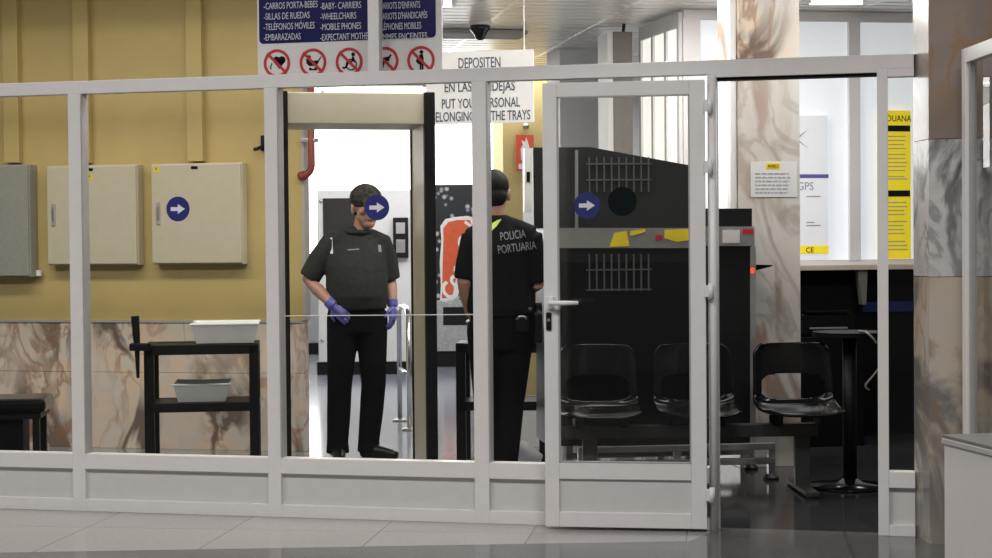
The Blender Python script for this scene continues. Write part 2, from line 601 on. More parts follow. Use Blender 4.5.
# ceiling of slats, turned like the inner hall
CZ = 2.92
c0 = onz(365, 60, CZ)
cm = empty('ceiling', (c0.x, c0.y, CZ), BA, 'white slatted ceiling above the x-ray scanner and gate', 'ceiling', kind='structure')
mb = MB()
x0, x1, y0, y1 = -.1, 7.0, -8, 13.0
n = int((y1 - y0) / .16)
for i in range(n):
    mb.span((x0, y0 + i * .16, 0), (x1, y0 + i * .16 + .125, .015))
mb.build('slat_panel', M['slat'], cm)
MB().span((x0, y0, .02), (x1, y1, .06)).build('backing', M['grey_wall'], cm)
mb = MB()
for xx in (.62, 1.42, 2.2, 3.0, 3.8):
    mb.span((xx - .016, y0, -.0015), (xx + .012, y1, .001))
mb.build('joint_strip', M['joint'], cm)
o = MB().span((-14, .3, 3.3), (-1.2, 2.75, 3.4)).build('ceiling', M['ceiling_white'])
tag(o, 'plain white ceiling over the yellow wall', 'ceiling', kind='structure')

# yellow wall with marble dado
WY = 2.5
we = at(302, 300, WY)
wl = empty('wall_left', (we.x, WY, 0), 0, 'yellow wall with raised ribs over a veined marble dado', 'wall', kind='structure')
DZ = at(150, 320.5, WY).z
MB().span((-9, 0.02, DZ), (0, .10, 3.3)).build('plaster', M['yellow'], wl)
mb = MB()
w0 = -9
zj = at(200, 373, WY).z
mb.span((-9, 0, 0), (0, .12, zj - .001), .003)
mb.span((-9, 0, zj + .001), (0, .12, DZ - .012), .003)
mb.build('dado', M['dado'], wl)
MB().span((-9, -.008, DZ - .013), (.004, .115, DZ + .004)).build('dado_cap', M['grey_wall'], wl)
MB().span((0, .015, DZ + .004), (.02, .105, 3.3)).build('wall_edge', M['grey_wall'], wl)

# bright glazing at the end of the hall
wb = atd(400, 242, 21.2)
win = empty('window_1', (wb.x, wb.y, 0), BA, 'overexposed glazing at the far end of the hall', 'window', kind='structure')
MB().span((-4.5, .3, .85), (2.2, .35, 4.2)).build('daylight', M['daylight'], win)
mb = MB()
for xx in (-4.4, 2.1):
    mb.span((xx - .03, .1, .85), (xx + .03, .2, 4.2))
mb.build('window_frame', M['sign_white'], win)
MB().span((-4.5, .05, 0), (2.2, .3, .85)).build('parapet', M['pale_wall'], win)
MB().span((-4.5, .0, 0), (2.2, .06, .13)).build('baseboard', M['black_metal'], win)

# yellow pillar and grey pillars of the hall
yp = flr(527, 242 + 1.36 * F / 15.2)
o = MB().span((-.20, 0, 0), (.24, .5, CZ - .002)).build('yellow_pillar', M['yellow'], None, False, (yp.x, yp.y, 0), BA)
tag(o, 'yellow pillar with the red fire sign, behind the officers', 'pillar', kind='structure')
gp = atd(581, 242, 13.8)
o = MB().span((-.165, 0, 0), (.165, .5, CZ - .002)).build('grey_pillar', M['pale_wall'], None, False, (gp.x, gp.y, 0), BA)
tag(o, 'wide grey pillar rising behind the x-ray scanner', 'pillar', kind='structure')
gp = atd(622, 242, 12.2)
pr = empty('grey_pillar', (gp.x, gp.y, 0), BA, 'narrow dark grey pillar with a white edge, beside the office windows', 'pillar', kind='structure')
MB().span((-.055, 0, 0), (.085, .3, 2.86)).build('shaft', M['pillar_dark'], pr)
MB().span((-.095, .005, 0), (-.056, .3, 2.86)).build('white_edge', M['sign_white'], pr)
MB().tube([(.03, .05, 2.84), (.04, .05, 2.93)], .012).build('cable_stub', M['black_metal'], pr)
# far wall strip beside the hall
fw = atd(560, 242, 17.5)
o = MB().span((-.6, 0, 0), (3.2, .2, CZ - .002)).build('wall_back', M['pale_wall'], None, False, (fw.x, fw.y, 0), BA)
tag(o, 'pale wall at the back between the yellow pillar and the office', 'wall', kind='structure')

# the glazed office: front wall and side wall
oc = atd(684, 238, 11.5)
of = empty('wall_right', (oc.x, oc.y, 0), BA, 'glazed office front with white blinds above a dark lower half', 'wall', kind='structure')
OZ, OT = 1.185, 2.86
odx, ody = Vector((cos(BA), sin(BA))), Vector((-sin(BA), cos(BA)))


def oloc(px, py=238.0, off=0.0):
    """a point on the office front, in its own x (along) and height"""
    k = ray(px, py)
    nrm = Vector((ody.x, ody.y, 0))
    t = ((Vector((oc.x, oc.y, 0)) + nrm * off - CAM).dot(nrm)) / k.dot(nrm)
    p = CAM + k * t
    return (Vector((p.x - oc.x, p.y - oc.y)).dot(odx), p.z)


XE = 3.4
mb = MB()
mb.span((0, -.03, OT - .01), (XE, .05, CZ - .003))
mb.span((0, -.03, OZ), (XE, .05, OZ + .035))
xs = [(oloc(683)[0], oloc(700)[0]), (oloc(848)[0], oloc(859)[0]), (oloc(734)[0] - .012, oloc(734)[0] + .012)]
for a, b in xs:
    mb.span((a, -.035, OZ + .03), (b, .055, OT))
mb.span((2.2, -.035, OZ + .03), (2.28, .055, OT))
mb.build('frame', M['sign_white'], of)
for a, b in ((xs[0][1], xs[2][0]), (xs[2][1], xs[1][0]), (xs[1][1], 2.2), (2.28, XE)):
    MB().span((a, 0, OZ + .035), (b, .03, OT - .01)).build('window_pane', M['pane_lit'], of)
MB().span((-.02, -.12, OZ - .035), (XE, .05, OZ), .004).build('ledge', M['ledge'], of)
MB().span((0, .0, 0), (XE, .05, OZ - .035)).build('lower_panel', M['black_matte'], of)
a, _ = oloc(862); b, _ = oloc(912)
MB().span((a, -.012, oloc(870, 312)[1]), (b, .0, oloc(870, 302)[1])).build('blue_reflection', M['reflected_blue'], of)  # bluish reflection below the ledge, built as a coloured strip
# side wall with sunlit panes, running back
sd = atd(644, 238, 12.3)
sv = Vector((sd.x - oc.x, sd.y - oc.y))
sl = sv.length
ow = empty('wall_side', (oc.x, oc.y, 0), math.atan2(sv.y, sv.x), 'side of the office with tall sunlit white panes', 'wall', kind='structure')
mb = MB()
mb.span((.0, -.03, 2.80), (sl, .03, CZ - .02))
for q in (0.02, .33 * sl, .66 * sl, sl - .02):
    mb.span((q - .02, -.03, 0), (q + .02, .03, 2.8))
mb.build('frame', M['sign_white'], ow)
for k in range(3):
    a = (0.02 + .02, .33 * sl + .02, .66 * sl + .02)[k]
    b = (.33 * sl - .02, .66 * sl - .02, sl - .04)[k]
    MB().span((a, -.012, 1.0), (b, .012, 2.8)).build('window_pane', M['pane_warm'], ow)
    MB().span((a, -.015, 0), (b, .015, 1.0)).build('lower_panel', M['white_panel'], ow)

# marble column
cb = flr(771, 467)
ccol = empty('marble_column', (cb.x, cb.y, 0), BA, 'pale veined marble column carrying a paper notice, beside the scanner', 'column', kind='structure')
cw = 63 / (F / 10.15) / 2 / .985
MB().span((-cw, 0, 0), (cw, .4, 2.37), .004).build('shaft', M['column_marble'], ccol)
MB().span((-cw, 0, 2.374), (cw, .4, CZ - .002), .004).build('shaft', M['dado'], ccol)
MB().span((-cw - .045, .02, 0.1), (-cw - .006, .07, CZ - .002), .003).build('white_post', M['sign_white'], ccol)

# big marble pillar in front at the right
p1 = flr(930, 543.5)
p2 = flr(914.5, 535)
sdv = (p2 - p1)
pb = p1 + sdv * 2.2
mp_ = empty('marble_pillar', (0, 0, 0), 0, 'broad beige marble pillar closing the partition on the right', 'pillar', kind='structure')
seam = [at(940, 139, p1.y).z, at(940, 277, p1.y).z]
zz = [0] + sorted(seam) + [3.6]
for k in range(3):
    MB().prism([(p1.x, p1.y), (p1.x + 1.6, p1.y), (p1.x + 1.6, p1.y + .5), (p2.x + .03, .2), (p2.x, p2.y)], zz[k] + (.002 if k else 0), zz[k + 1] - .001).build(
        'marble_slab', M[('pillar_marble', 'marble_grey', 'marble_brown')[k]], mp_)

# ------------------------------------------------------------------ the partition
H_TOP, H_GT, H_GB, H_PT, H_PB = 2.20, 2.1346, .2958, .2181, .0633
part = empty('wall_front', (0, 0, 0), 0, 'white aluminium partition with glass panes over solid white panels', 'partition', kind='structure')
X = lambda px, y=280: at(px, y).x
ML = [(X(73.3), X(85.8)), (X(268.5), X(281.3)), (X(474.7), X(489.2)), (X(709), X(718.4)), (X(877.6), X(888.4))]
XL, XR = -6.2, X(914.5)
D = .035
MB().span((XL, -D, H_GT), (XR, D, H_TOP), .003).build('rail', M['white_frame'], part)
mb = MB()
mb.span((XL, -D, H_PT), (ML[3][0], D, H_GB), .003)
mb.build('rail', M['white_frame'], part)
MB().span((XL, -D, 0), (ML[3][0], D, H_PB), .003).build('rail', M['white_frame'], part)
MB().span((XL, -.012, H_PB), (ML[3][0], .012, H_PT)).build('panel', M['white_panel'], part)
for k, (a, b) in enumerate(ML):
    MB().span((a, -D - .002, 0 if k != 3 else .0), (b, D + .002, H_GT), .003).build('mullion', M['white_frame'], part)
GZ = [(XL, ML[0][0]), (ML[0][1], ML[1][0]), (ML[1][1], ML[2][0]), (ML[2][1], ML[3][0])]
for a, b in GZ:
    MB().span((a, -.004, H_GB), (b, .004, H_GT)).build('glass_pane', M['glass'], part)
# narrow lining strips along the glass
mb = MB()
for a, b in GZ[1:]:
    mb.span((a, -D - .001, H_GB), (a + .007, D, H_GT))
mb.build('glazing_bead', M['grey_trim'], part)
# sidelight right of the doorway
a, b = ML[4][1], XR
zt, zb = at(900, 77).z, at(900, 471).z
MB().span((a, -D, zt), (b, D, H_GT)).build('rail', M['white_frame'], part)
MB().span((a, -D, at(900, 487).z), (b, D, zb), .002).build('rail', M['white_frame'], part)
MB().span((a, -D, 0), (b, D, at(900, 524).z), .002).build('rail', M['white_frame'], part)
MB().span((a, -.012, at(900, 524).z), (b, .012, at(900, 487).z)).build('panel', M['white_panel'], part)
MB().span((a, -.004, zb), (b, .004, zt)).build('glass_pane', M['glass'], part)
# header over the doorway
MB().span((ML[3][1], -D - .004, at(800, 75.6).z), (ML[4][0], D, H_GT), .002).build('door_head', M['white_frame'], part)
MB().span((ML[3][1], -.02, at(800, 78.6).z), (ML[4][0], D, at(800, 75.6).z)).build('door_gasket', M['black_rubber'], part)
# transom lights above the rail
tm = (X(369.5, 30), X(380.5, 30))
MB().span((tm[0], -D + .006, H_TOP), (tm[1], D, 2.95), .002).build('mullion', M['white_frame'], part)
MB().span((XL, -.004, H_TOP), (tm[0], .004, 2.95)).build('glass_pane', M['glass'], part)
MB().span((tm[1], -.004, H_TOP), (XR, .004, 2.95)).build('glass_pane', M['glass'], part)
MB().span((XL, -D, 2.95), (XR, D, 3.02)).build('rail', M['white_frame'], part)


def arrow_sticker(px, py, parent, Y=-.006):
    c = at(px, py, Y)
    r = .063
    o = MB().disc((c.x, c.z), r, Y, .0015).build('arrow_sticker', M['sticker_blue'], parent)
    o['label'] = 'round blue sticker with a white arrow pointing right'
    s = .062
    pts = [(-.62, .16), (.0, .16), (.0, .40), (.62, 0), (.0, -.40), (.0, -.16), (-.62, -.16)]
    MB().slab([(c.x + q[0] * s, c.z + q[1] * s) for q in pts], Y - .003, Y - .0016).build('arrow', M['sticker_white'], o)


for px, py in ((178, 209), (377, 207.5), (587, 205.5)):
    arrow_sticker(px, py, part)

# ------------------------------------------------------------------ the door leaf, swung fully open against the partition
hp = at(706, 300, -.065)
lp = at(544.5, 300, -.125)
lv = Vector((lp.x - hp.x, lp.y - hp.y))
LW = lv.length
lang = math.atan2(-lv.y, -lv.x)
door = empty('door_1', (hp.x, hp.y, 0), lang, 'white framed glass door leaf swung open against the partition', 'door', kind='structure')


def lleaf(px, py):
    """pixel -> leaf's own x (0 at hinge, negative to the left) and z"""
    k = ray(px, py)
    nrm = Vector((-sin(lang), cos(lang), 0))
    t = (Vector((hp.x, hp.y, 0)) - CAM).dot(nrm) / k.dot(nrm)
    p = CAM + k * t
    return ((p.x - hp.x) * cos(lang) + (p.y - hp.y) * sin(lang), p.z)


lzt, lgt = lleaf(625, 81.8)[1], lleaf(625, 96)[1]
lgb, lpt, lpb = lleaf(625, 462.5)[1], lleaf(625, 479)[1], lleaf(625, 512)[1]
lzb = lleaf(625, 527)[1]
sx = lleaf(558.5, 300)[0]
rx = lleaf(690.5, 300)[0]
MB().span((-LW, -.025, lzb), (sx, .02, lzt), .003).build('stile', M['white_frame'], door)
MB().span((rx, -.025, lzb), (0, .02, lzt), .003).build('stile', M['white_frame'], door)
for z0_, z1_ in ((lgt, lzt), (lpt, lgb), (lzb, lpb)):
    MB().span((sx, -.025, z0_), (rx, .02, z1_), .003).build('rail', M['white_frame'], door)
MB().span((sx, -.012, lpb), (rx, .01, lpt)).build('panel', M['white_panel'], door)
MB().span((sx, -.004, lgb), (rx, .004, lgt)).build('glass_pane', M['glass'], door)
mb = MB()
for z0_, z1_ in ((lgb, lgb + .006), (lgt - .006, lgt)):
    mb.span((sx, -.026, z0_), (rx, -.006, z1_))
mb.span((sx, -.026, lgb), (sx + .008, -.006, lgt))
mb.span((rx - .006, -.026, lgb), (rx, -.006, lgt))
mb.build('gasket', M['grey_trim'], door)
c = lleaf(622.5, 201.5)
o = MB().disc(c, .068, -.0045, .0015).build('round_sticker', M['sticker_back'], door)
o['label'] = 'dark back of a round sticker on the door glass'
# lever handle and lock
h = lleaf(551.5, 302.5)
ho = MB().box((h[0], -.034, h[1]), (.03, .016, .06), .005).build('handle', M['white_frame'], door)
MB().tube([(h[0], -.03, h[1]), (h[0], -.075, h[1]), (h[0] + .012, -.08, h[1]), (h[0] + .065, -.08, h[1]), (h[0] + .135, -.078, h[1])], [.009, .009, .011, .011, .009], 12).build('lever', M['sign_white'], ho, True)
h = lleaf(549.5, 321)
MB().box((h[0], -.03, h[1]), (.026, .012, .085), .006).build('lock_plate', M['black_metal'], door)
MB().tube([(h[0], -.034, h[1] + .006), (h[0], -.044, h[1] + .006)], .008, 14).build('lock_cylinder', M['steel'], door)
# hinges
for py in (106, 167, 291, 494):
    z = lleaf(706, py)[1]
    hg = MB().box((.013, -.032, z), (.036, .022, .055), .003).build('hinge', M['white_frame'], door)
    MB().tube([(.024, -.036, z - .036), (.024, -.036, z + .036)], .013, 14).build('hinge_barrel', M['white_frame'], hg, True)
# pivot tube standing beside the leaf
jb = at(713.8, 300, -.05)
MB().tube([(jb.x, -.058, .0), (jb.x, -.058, H_GT - .01)], .019, 16).build('door_post', M['white_frame'], part, True)

# ================================================================== RIGHT FOREGROUND
q1, q2 = atd(969, 238, 7.38), atd(992, 238, 7.06)
gv = Vector((q2.x - q1.x, q2.y - q1.y))
ga = math.atan2(gv.y, gv.x)
gs = empty('glass_screen', (q1.x, q1.y, 0), ga, 'white framed glass screen standing in front of the marble pillar', 'screen')
GH = CAM.z + (237.3 - 48.5) / (F / 7.38)
MB().span((-.02, -.025, 0), (.035, .025, GH), .003).build('post', M['white_frame'], gs)
MB().span((1.25, -.025, 0), (1.30, .025, GH), .003).build('post', M['white_frame'], gs)
MB().span((.035, -.022, GH - .062), (1.25, .022, GH), .003).build('top_rail', M['white_frame'], gs)
MB().span((.035, -.022, .02), (1.25, .022, .09), .003).build('bottom_rail', M['white_frame'], gs)
MB().span((.035, -.004, .09), (1.25, .004, GH - .062)).build('glass_pane', M['glass_soft'], gs)
MB().span((.045, -.012, .09), (.058, .012, GH - .062)).build('glazing_bead', M['grey_trim'], gs)

k1, k2 = atd(943.5, 237, 4.6), atd(992, 237, 4.6 / 1.062)
kv = Vector((k2.x - k1.x, k2.y - k1.y))
ka = math.atan2(kv.y, kv.x)
KH = CAM.z - (434 - 237.5) / (F / 4.6)
co = empty('counter', (k1.x, k1.y, 0), ka, 'white counter with a dark grey top in the front right corner', 'counter')
MB().span((0.0, 0.0, 0), (.7, .6, KH - .025), .003).build('body', M['counter_white'], co)
MB().span((-.004, -.006, KH - .025), (.71, .61, KH - .010), .002).build('edge_trim', M['grey_trim'], co)
MB().span((-.002, -.003, KH - .010), (.708, .607, KH), .002).build('worktop', M['counter_top'], co)

# ================================================================== LEFT SIDE: cabinets
CABY = WY - .12


def cabinet(px0, py0, px1, py1, body_m, label, marks, depth=.17):
    a, b = at(px0, py0, WY - depth), at(px1, py1, WY - depth)
    w, h = b.x - a.x, a.z - b.z
    r = empty('electrical_cabinet', (a.x + w / 2, WY - depth, b.z), 0, label, 'electrical cabinet')
    MB().span((-w / 2, .012, 0), (w / 2, depth + .018, h), .006).build('body', body_m, r)
    d = MB().span((-w / 2 + .006, -.006, .008), (w / 2 - .006, .014, h - .008), .006).build('door', body_m, r)
    lk = MB().box((-w / 2 + .055, -.009, h * .51), (.026, .012, .15), .003).build('lock', M['grey_trim'], d)
    MB().box((-w / 2 + .055, -.017, h * .51), (.012, .008, .09), .002).build('lever', M['steel'], lk)
    if 'plate' in marks:
        MB().box((marks['plate'] * w - w / 2, -.008, h - .03), (.045, .006, .018), .001).build('name_plate', M['ink'], d)
    if 'warn' in marks:
        cx = marks['warn'] * w - w / 2
        z = h - .055 if not marks.get('low') else h - .095
        wt = MB().slab([(cx - .028, z), (cx, z + .05), (cx + .028, z)], -.008, -.005).build('warning_triangle', M['yellow_paper'], d)
        MB().slab([(cx - .004, z + .008), (cx + .006, z + .022), (cx, z + .022), (cx + .003, z + .038), (cx - .007, z + .02), (cx - .001, z + .02)], -.0095, -.008).build('bolt_mark', M['ink'], wt)
    return r


cabinet(-32, 165.5, 30, 277, M['grey_metal'], 'grey speckled electrical cabinet at the left end of the yellow wall', {}, .10)
cabinet(46, 166, 138, 265, M['cream_metal'], 'cream electrical cabinet behind the first mullion, handle on its left', {'plate': .49, 'warn': .49, 'low': 1}, .08)
cabinet(150.5, 164, 242.5, 264, M['cream_metal'], 'cream electrical cabinet seen right behind the leftmost arrow sticker, beside the second mullion', {'plate': .49, 'warn': .07}, .08)
# cable ducts running up from the cabinets
for px0, px1, pyb, lab in ((5, 20, 163, 'yellow painted cable duct rising from the grey cabinet'), (75, 90.5, 163, 'yellow painted cable duct rising behind the first mullion'),
                           (188, 203.5, 161.5, 'yellow painted cable duct rising from the cream cabinet with the arrow before it')):
    a, b = at(px0, pyb, WY - .03), at(px1, pyb, WY - .03)
    o = empty('cable_duct', ((a.x + b.x) / 2, WY, a.z), 0, lab, 'cable duct')
    w = b.x - a.x
    MB().span((-w / 2 + .006, -.035, 0), (w / 2 - .006, .019, 3.299 - a.z), .003).build('channel', M['yellow'], o)
    MB().span((-w / 2, -.047, 0), (w / 2, -.036, 3.299 - a.z), .004).build('cover', M['yellow'], o)
# conduits under the cabinets
for px in (4, 38):
    a = at(px, 273, WY - .03)
    o = MB().tube([(a.x, WY - .02, a.z - .02), (a.x, WY - .02, a.z + .02)], .02, 12).build('conduit_clip', M['tray_white'])
    tag(o, 'small white conduit clip under the grey cabinet' if px == 4 else 'small white conduit clip between the grey and cream cabinets', 'clip')
# small dark bracket high on the wall
a = at(263, 143, WY)
o = empty('wall_bracket', (a.x, WY + .02, a.z), 0, 'small black bracket on the yellow wall beside the second mullion', 'bracket')
MB().box((0, -.012, .0), (.03, .03, .10), .004).build('plate', M['black_metal'], o)
MB().tube([(0, -.02, -.02), (-.02, -.07, -.04), (-.035, -.09, -.045)], .012).build('arm', M['black_metal'], o)


# tray tables
def tray_table(px0, px1, pyt, pym, d, label, rotz=0.0, dy=.5):
    a, b = atd(px0, pyt, d), atd(px1, pyt, d)
    w = (Vector((b.x - a.x, b.y - a.y))).length
    rz = math.atan2(b.y - a.y, b.x - a.x)
    zt = atd((px0 + px1) / 2, pyt, d).z
    zm = atd((px0 + px1) / 2, pym, d).z
    r = empty('tray_table', (a.x, a.y, 0), rz + rotz, label, 'table', 'black tray tables')
    t = .058
    for xx in (t / 2, w - t / 2):
        for yy in (t / 2, dy - t / 2):
            MB().box((xx, yy, (zt - .01) / 2), (t, t, zt - .01), .004).build('leg', M['black_metal'], r)
    mb = MB()
    for yy in (t / 2, dy - t / 2):
        mb.box((w / 2, yy, zt - .03), (w, t * .95, .06), .004)
    for xx in (t / 2, w - t / 2):
        mb.box((xx, dy / 2, zt - .03), (t * .95, dy, .06), .004)
    mb.build('top_frame', M['black_metal'], r)
    MB().box((w / 2, dy / 2, zt - .012), (w - t, dy - t, .014)).build('top', M['black_metal'], r)
    mb = MB()
    for yy in (t / 2, dy - t / 2):
        mb.box((w / 2, yy, zm - .025), (w, t * .9, .055), .004)
    for xx in (t / 2, w - t / 2):
        mb.box((xx, dy / 2, zm - .025), (t * .9, dy, .055), .004)
    mb.build('shelf_frame', M['black_metal'], r)
    MB().box((w / 2, dy / 2, zm - .006), (w - t, dy - t, .012)).build('shelf', M['black_metal'], r)
    return r, w, zt, zm


def tray(parent, cx, cy, z, w, d, h, material, label):
    """an open plastic tray, wider at its rim, standing at table-local cx, cy"""
    mw = parent.matrix_basis if False else Matrix.Translation(parent.location) @ Matrix.Rotation(parent.rotation_euler.z, 4, 'Z')
    p = mw @ Vector((cx, cy, z + .004))
    bm = MB()
    rows = []
    for (k, zz_, s) in ((0, 0, .86), (1, h, 1.0)):
        pass
    o = empty('plastic_tray', p, parent.rotation_euler.z, label, 'tray', 'white plastic trays')
    t = .006

    def shell(s0, s1, z0_, z1_):
        return [(-w / 2 * s0, -d / 2 * s0, z0_), (w / 2 * s0, -d / 2 * s0, z0_), (w / 2 * s0, d / 2 * s0, z0_), (-w / 2 * s0, d / 2 * s0, z0_),
                (-w / 2 * s1, -d / 2 * s1, z1_), (w / 2 * s1, -d / 2 * s1, z1_), (w / 2 * s1, d / 2 * s1, z1_), (-w / 2 * s1, d / 2 * s1, z1_)]
    v = shell(.84, 1.0, 0.001, h) + [(q[0] * .97, q[1] * .96, q[2] + (t if i < 4 else 0)) for i, q in enumerate(shell(.84, 1.0, 0.001, h))]
    f = [(0, 3, 2, 1)] + [(i, (i + 1) % 4, 4 + (i + 1) % 4, 4 + i) for i in range(4)]
    f += [(8, 9, 10, 11)] + [(8 + (i + 1) % 4, 8 + i, 12 + i, 12 + (i + 1) % 4) for i in range(4)]
    f += [(4 + i, 4 + (i + 1) % 4, 12 + (i + 1) % 4, 12 + i) for i in range(4)]
    bm._add(v, f)
    bm.build('shell', material, o)
    mb = MB()
    pts = [(-w / 2, -d / 2, h), (w / 2, -d / 2, h), (w / 2, d / 2, h), (-w / 2, d / 2, h)]
    mb.tube(pts, .008, 8, True)
    mb.build('rim', material, o)
    return o


ta, tw, tzt, tzm = tray_table(143.5, 257.5, 345, 404, 10.05, 'black steel tray table in front of the marble dado', .12, .40)
s_ = F / 10.05
tray(ta, tw * (224 - 143.5) / 114, .19, tzt, 68 / s_, .40, .115, M['tray_white'], 'large white tray on top of the black table by the marble dado')
tray(ta, tw * (200 - 143.5) / 114, .19, tzm, 56 / s_, .36, .105, M['tray_grey'], 'pale grey tray on the lower shelf of the left black table')
# clamp arm standing at the table's left corner
a = atd(137, 345, 10.0)
o = empty('detector_wand', (a.x, a.y, 0), 0, 'black hand wand hooked upright on the left corner of the tray table', 'hand wand')
z = lambda py: atd(137, py, 10.0).z
MB().tube([(0, 0, z(345)), (-.004, 0, z(335)), (-.01, 0, z(316))], [.018, .022, .024], 12).build('grip', M['black_metal'], o)
MB().tube([(0, 0, z(347)), (.004, 0, z(378))], [.016, .009], 10).build('shaft', M['black_metal'], o)
MB().box((.02, 0, z(347)), (.12, .05, .045), .008).build('bracket', M['black_metal'], o)

tb, tbw, tbzt, tbzm = tray_table(455.5, 548, 343, 402, 10.3, 'black steel tray table half hidden behind the second officer', -.06, .40)
s_ = F / 10.3
o = tray(tb, .20, .19, tbzt, .27, .28, .125, M['tray_white'], 'small white tray on the black table beside the second officer')
# grey cabinet panel beneath
a = atd(532, 408, 11.3)
o = MB().span((-.09, 0, 0), (.12, .25, atd(532, 408, 11.3).z)).build('floor_cabinet', M['kiosk'], None, False, (a.x, a.y, 0), BA)
tag(o, 'low pale cabinet on the floor behind the second officer\'s legs', 'cabinet')
pts = [atd(518, 443, 9.6), atd(524, 448, 9.6), atd(532, 455, 9.6), atd(542, 459, 9.6)]
zb_ = min(p.z for p in pts)
mb = MB()
mb.tube(pts, [(.02, .03), (.034, .045), (.032, .04), (.014, .025)], 10)
mb.tube([atd(517, 447, 9.62), atd(521, 455, 9.62), atd(528, 470, 9.62)], [.02, .03, .02], 8)
o = remeshed(mb, 'plastic_bag', .008, M['white_bag'], None, 2)
tag(o, 'crumpled white plastic bag on the floor by the second officer', 'bag')
# settle it on the floor
dz = min((o.matrix_world @ v.co).z for v in o.data.vertices)
for v in o.data.vertices:
    if v.co.z < dz + .06:
        v.co.z = (v.co.z - dz) * .6 + 0.002 if False else v.co.z
mb = MB()
b_ = atd(530, 470, 9.62)
o.data.update()

# low black bench at the left edge
a = atd(45, 400, 10.0)
zs = atd(20, 399, 10.0).z
o = empty('black_bench', (a.x, a.y, 0), .36, 'low black padded bench at the left edge against the dado', 'bench')
MB().span((-1.2, 0.0, zs - .085), (0, .42, zs), .03).build('seat_pad', M['black_gloss'], o)
MB().span((-1.16, .03, zs - .12), (-.03, .40, zs - .085)).build('frame', M['black_metal'], o)
for xx in (-.06, -1.12):
    for yy in (.06, .36):
        MB().box((xx, yy, (zs - .1) / 2), (.04, .04, zs - .1)).build('leg', M['black_metal'], o)
MB().span((-1.16, .08, .12), (-.14, .34, zs - .12)).build('drawer_box', M['black_matte'], o)

# red pipe with an elbow at the end of the yellow wall
pe = at(311.5, 150, WY - .02)
pb_ = at(311.5, 176, WY - .02).z
o = empty('red_pipe', (pe.x, pe.y, pb_), 0, 'red pipe with a bottom elbow at the end of the yellow wall', 'pipe')
rp_ = .07
pts = [(0, 0, 2.9 - pb_), (0, 0, rp_)] + [(-rp_ * (1 - cos(t * pi / 10)), 0, rp_ * (1 - sin(t * pi / 10))) for t in range(1, 6)] + [(-rp_ - .02, .045, 0)]
MB().tube(pts, .023, 14).build('tube', M['pipe_red'], o, True)
MB().tube([(-rp_ + .02, 0, .004), (-rp_ - .012, .012, 0)], .031, 14).build('collar', M['pipe_red'], o, True)
for z_ in (.22, .9):
    MB().span((we.x + .012 - pe.x, -.015, z_), (.03, .055, z_ + .025), .003).build('clamp', M['steel'], o)

# ================================================================== SIGNS
# prohibition sign behind the transom
SY = .16
sg0, sg1 = at(257.5, 40, SY), at(442, 40, SY)
sgw = sg1.x - sg0.x
zb_ = at(350, 80, SY).z
sign = empty('prohibition_sign', (sg0.x, SY, zb_), 0, 'white and navy prohibition sign with red ringed pictograms above the partition', 'sign')
PS = F / 8.5


def sl_(px, py):
    p = at(px, py, SY)
    return (p.x - sg0.x, p.z - zb_)


MB().span((0, 0, 0), (sgw, .012, 2.95 - zb_)).build('board', M['sign_white'], sign)
b0, b1 = sl_(259.5, 44), sl_(436, 41.5)
rr = .022
pl = []
for (cx, cz, a0) in ((b1[0] - rr, b0[1] + rr, -pi / 2), (b1[0] - rr, .62, 0), (b0[0] + rr, .62, pi / 2), (b0[0] + rr, b0[1] + rr, pi)):
    for k in range(7):
        a = a0 + k * pi / 12
        pl.append((cx + rr * cos(a), cz + rr * sin(a)))
MB().slab(pl, -.003, 0).build('blue_panel', M['sign_blue'], sign)
cols = ((264, (('-CARROS PORTA-BEBÉS', 54), ('-SILLAS DE RUEDAS', 46), ('-TELÉFONOS MÓVILES', 51), ('-EMBARAZADAS', 37))),
        (320.5, (('-BABY- CARRIERS', 41), ('-WHEELCHAIRS', 36), ('-MOBILE PHONES', 41), ('-EXPECTANT MOTHERS', 53))),
        (375.5, (('-CHARIOTS D\'ENFANTS', 45), ('-CHARIOTS D\'HANDICAPÉS', 52), ('-TÉLÉPHONES MOBILES', 46), ('-FEMMES ENCEINTES', 52))))
for px, rows in cols:
    for k, (tx, wpx) in enumerate(rows):
        p, q = sl_(px, 9.6 + k * 10.4), sl_(px + wpx, 9.6 + k * 10.4)
        o = text_mesh('lettering', tx, .0475, M['letter_white'], sign, (p[0], -.0045, p[1]), 'LEFT', 1.0)
        w_ = max(v.co.x for v in o.data.vertices)
        for v in o.data.vertices:
            v.co.x *= (q[0] - p[0]) / w_
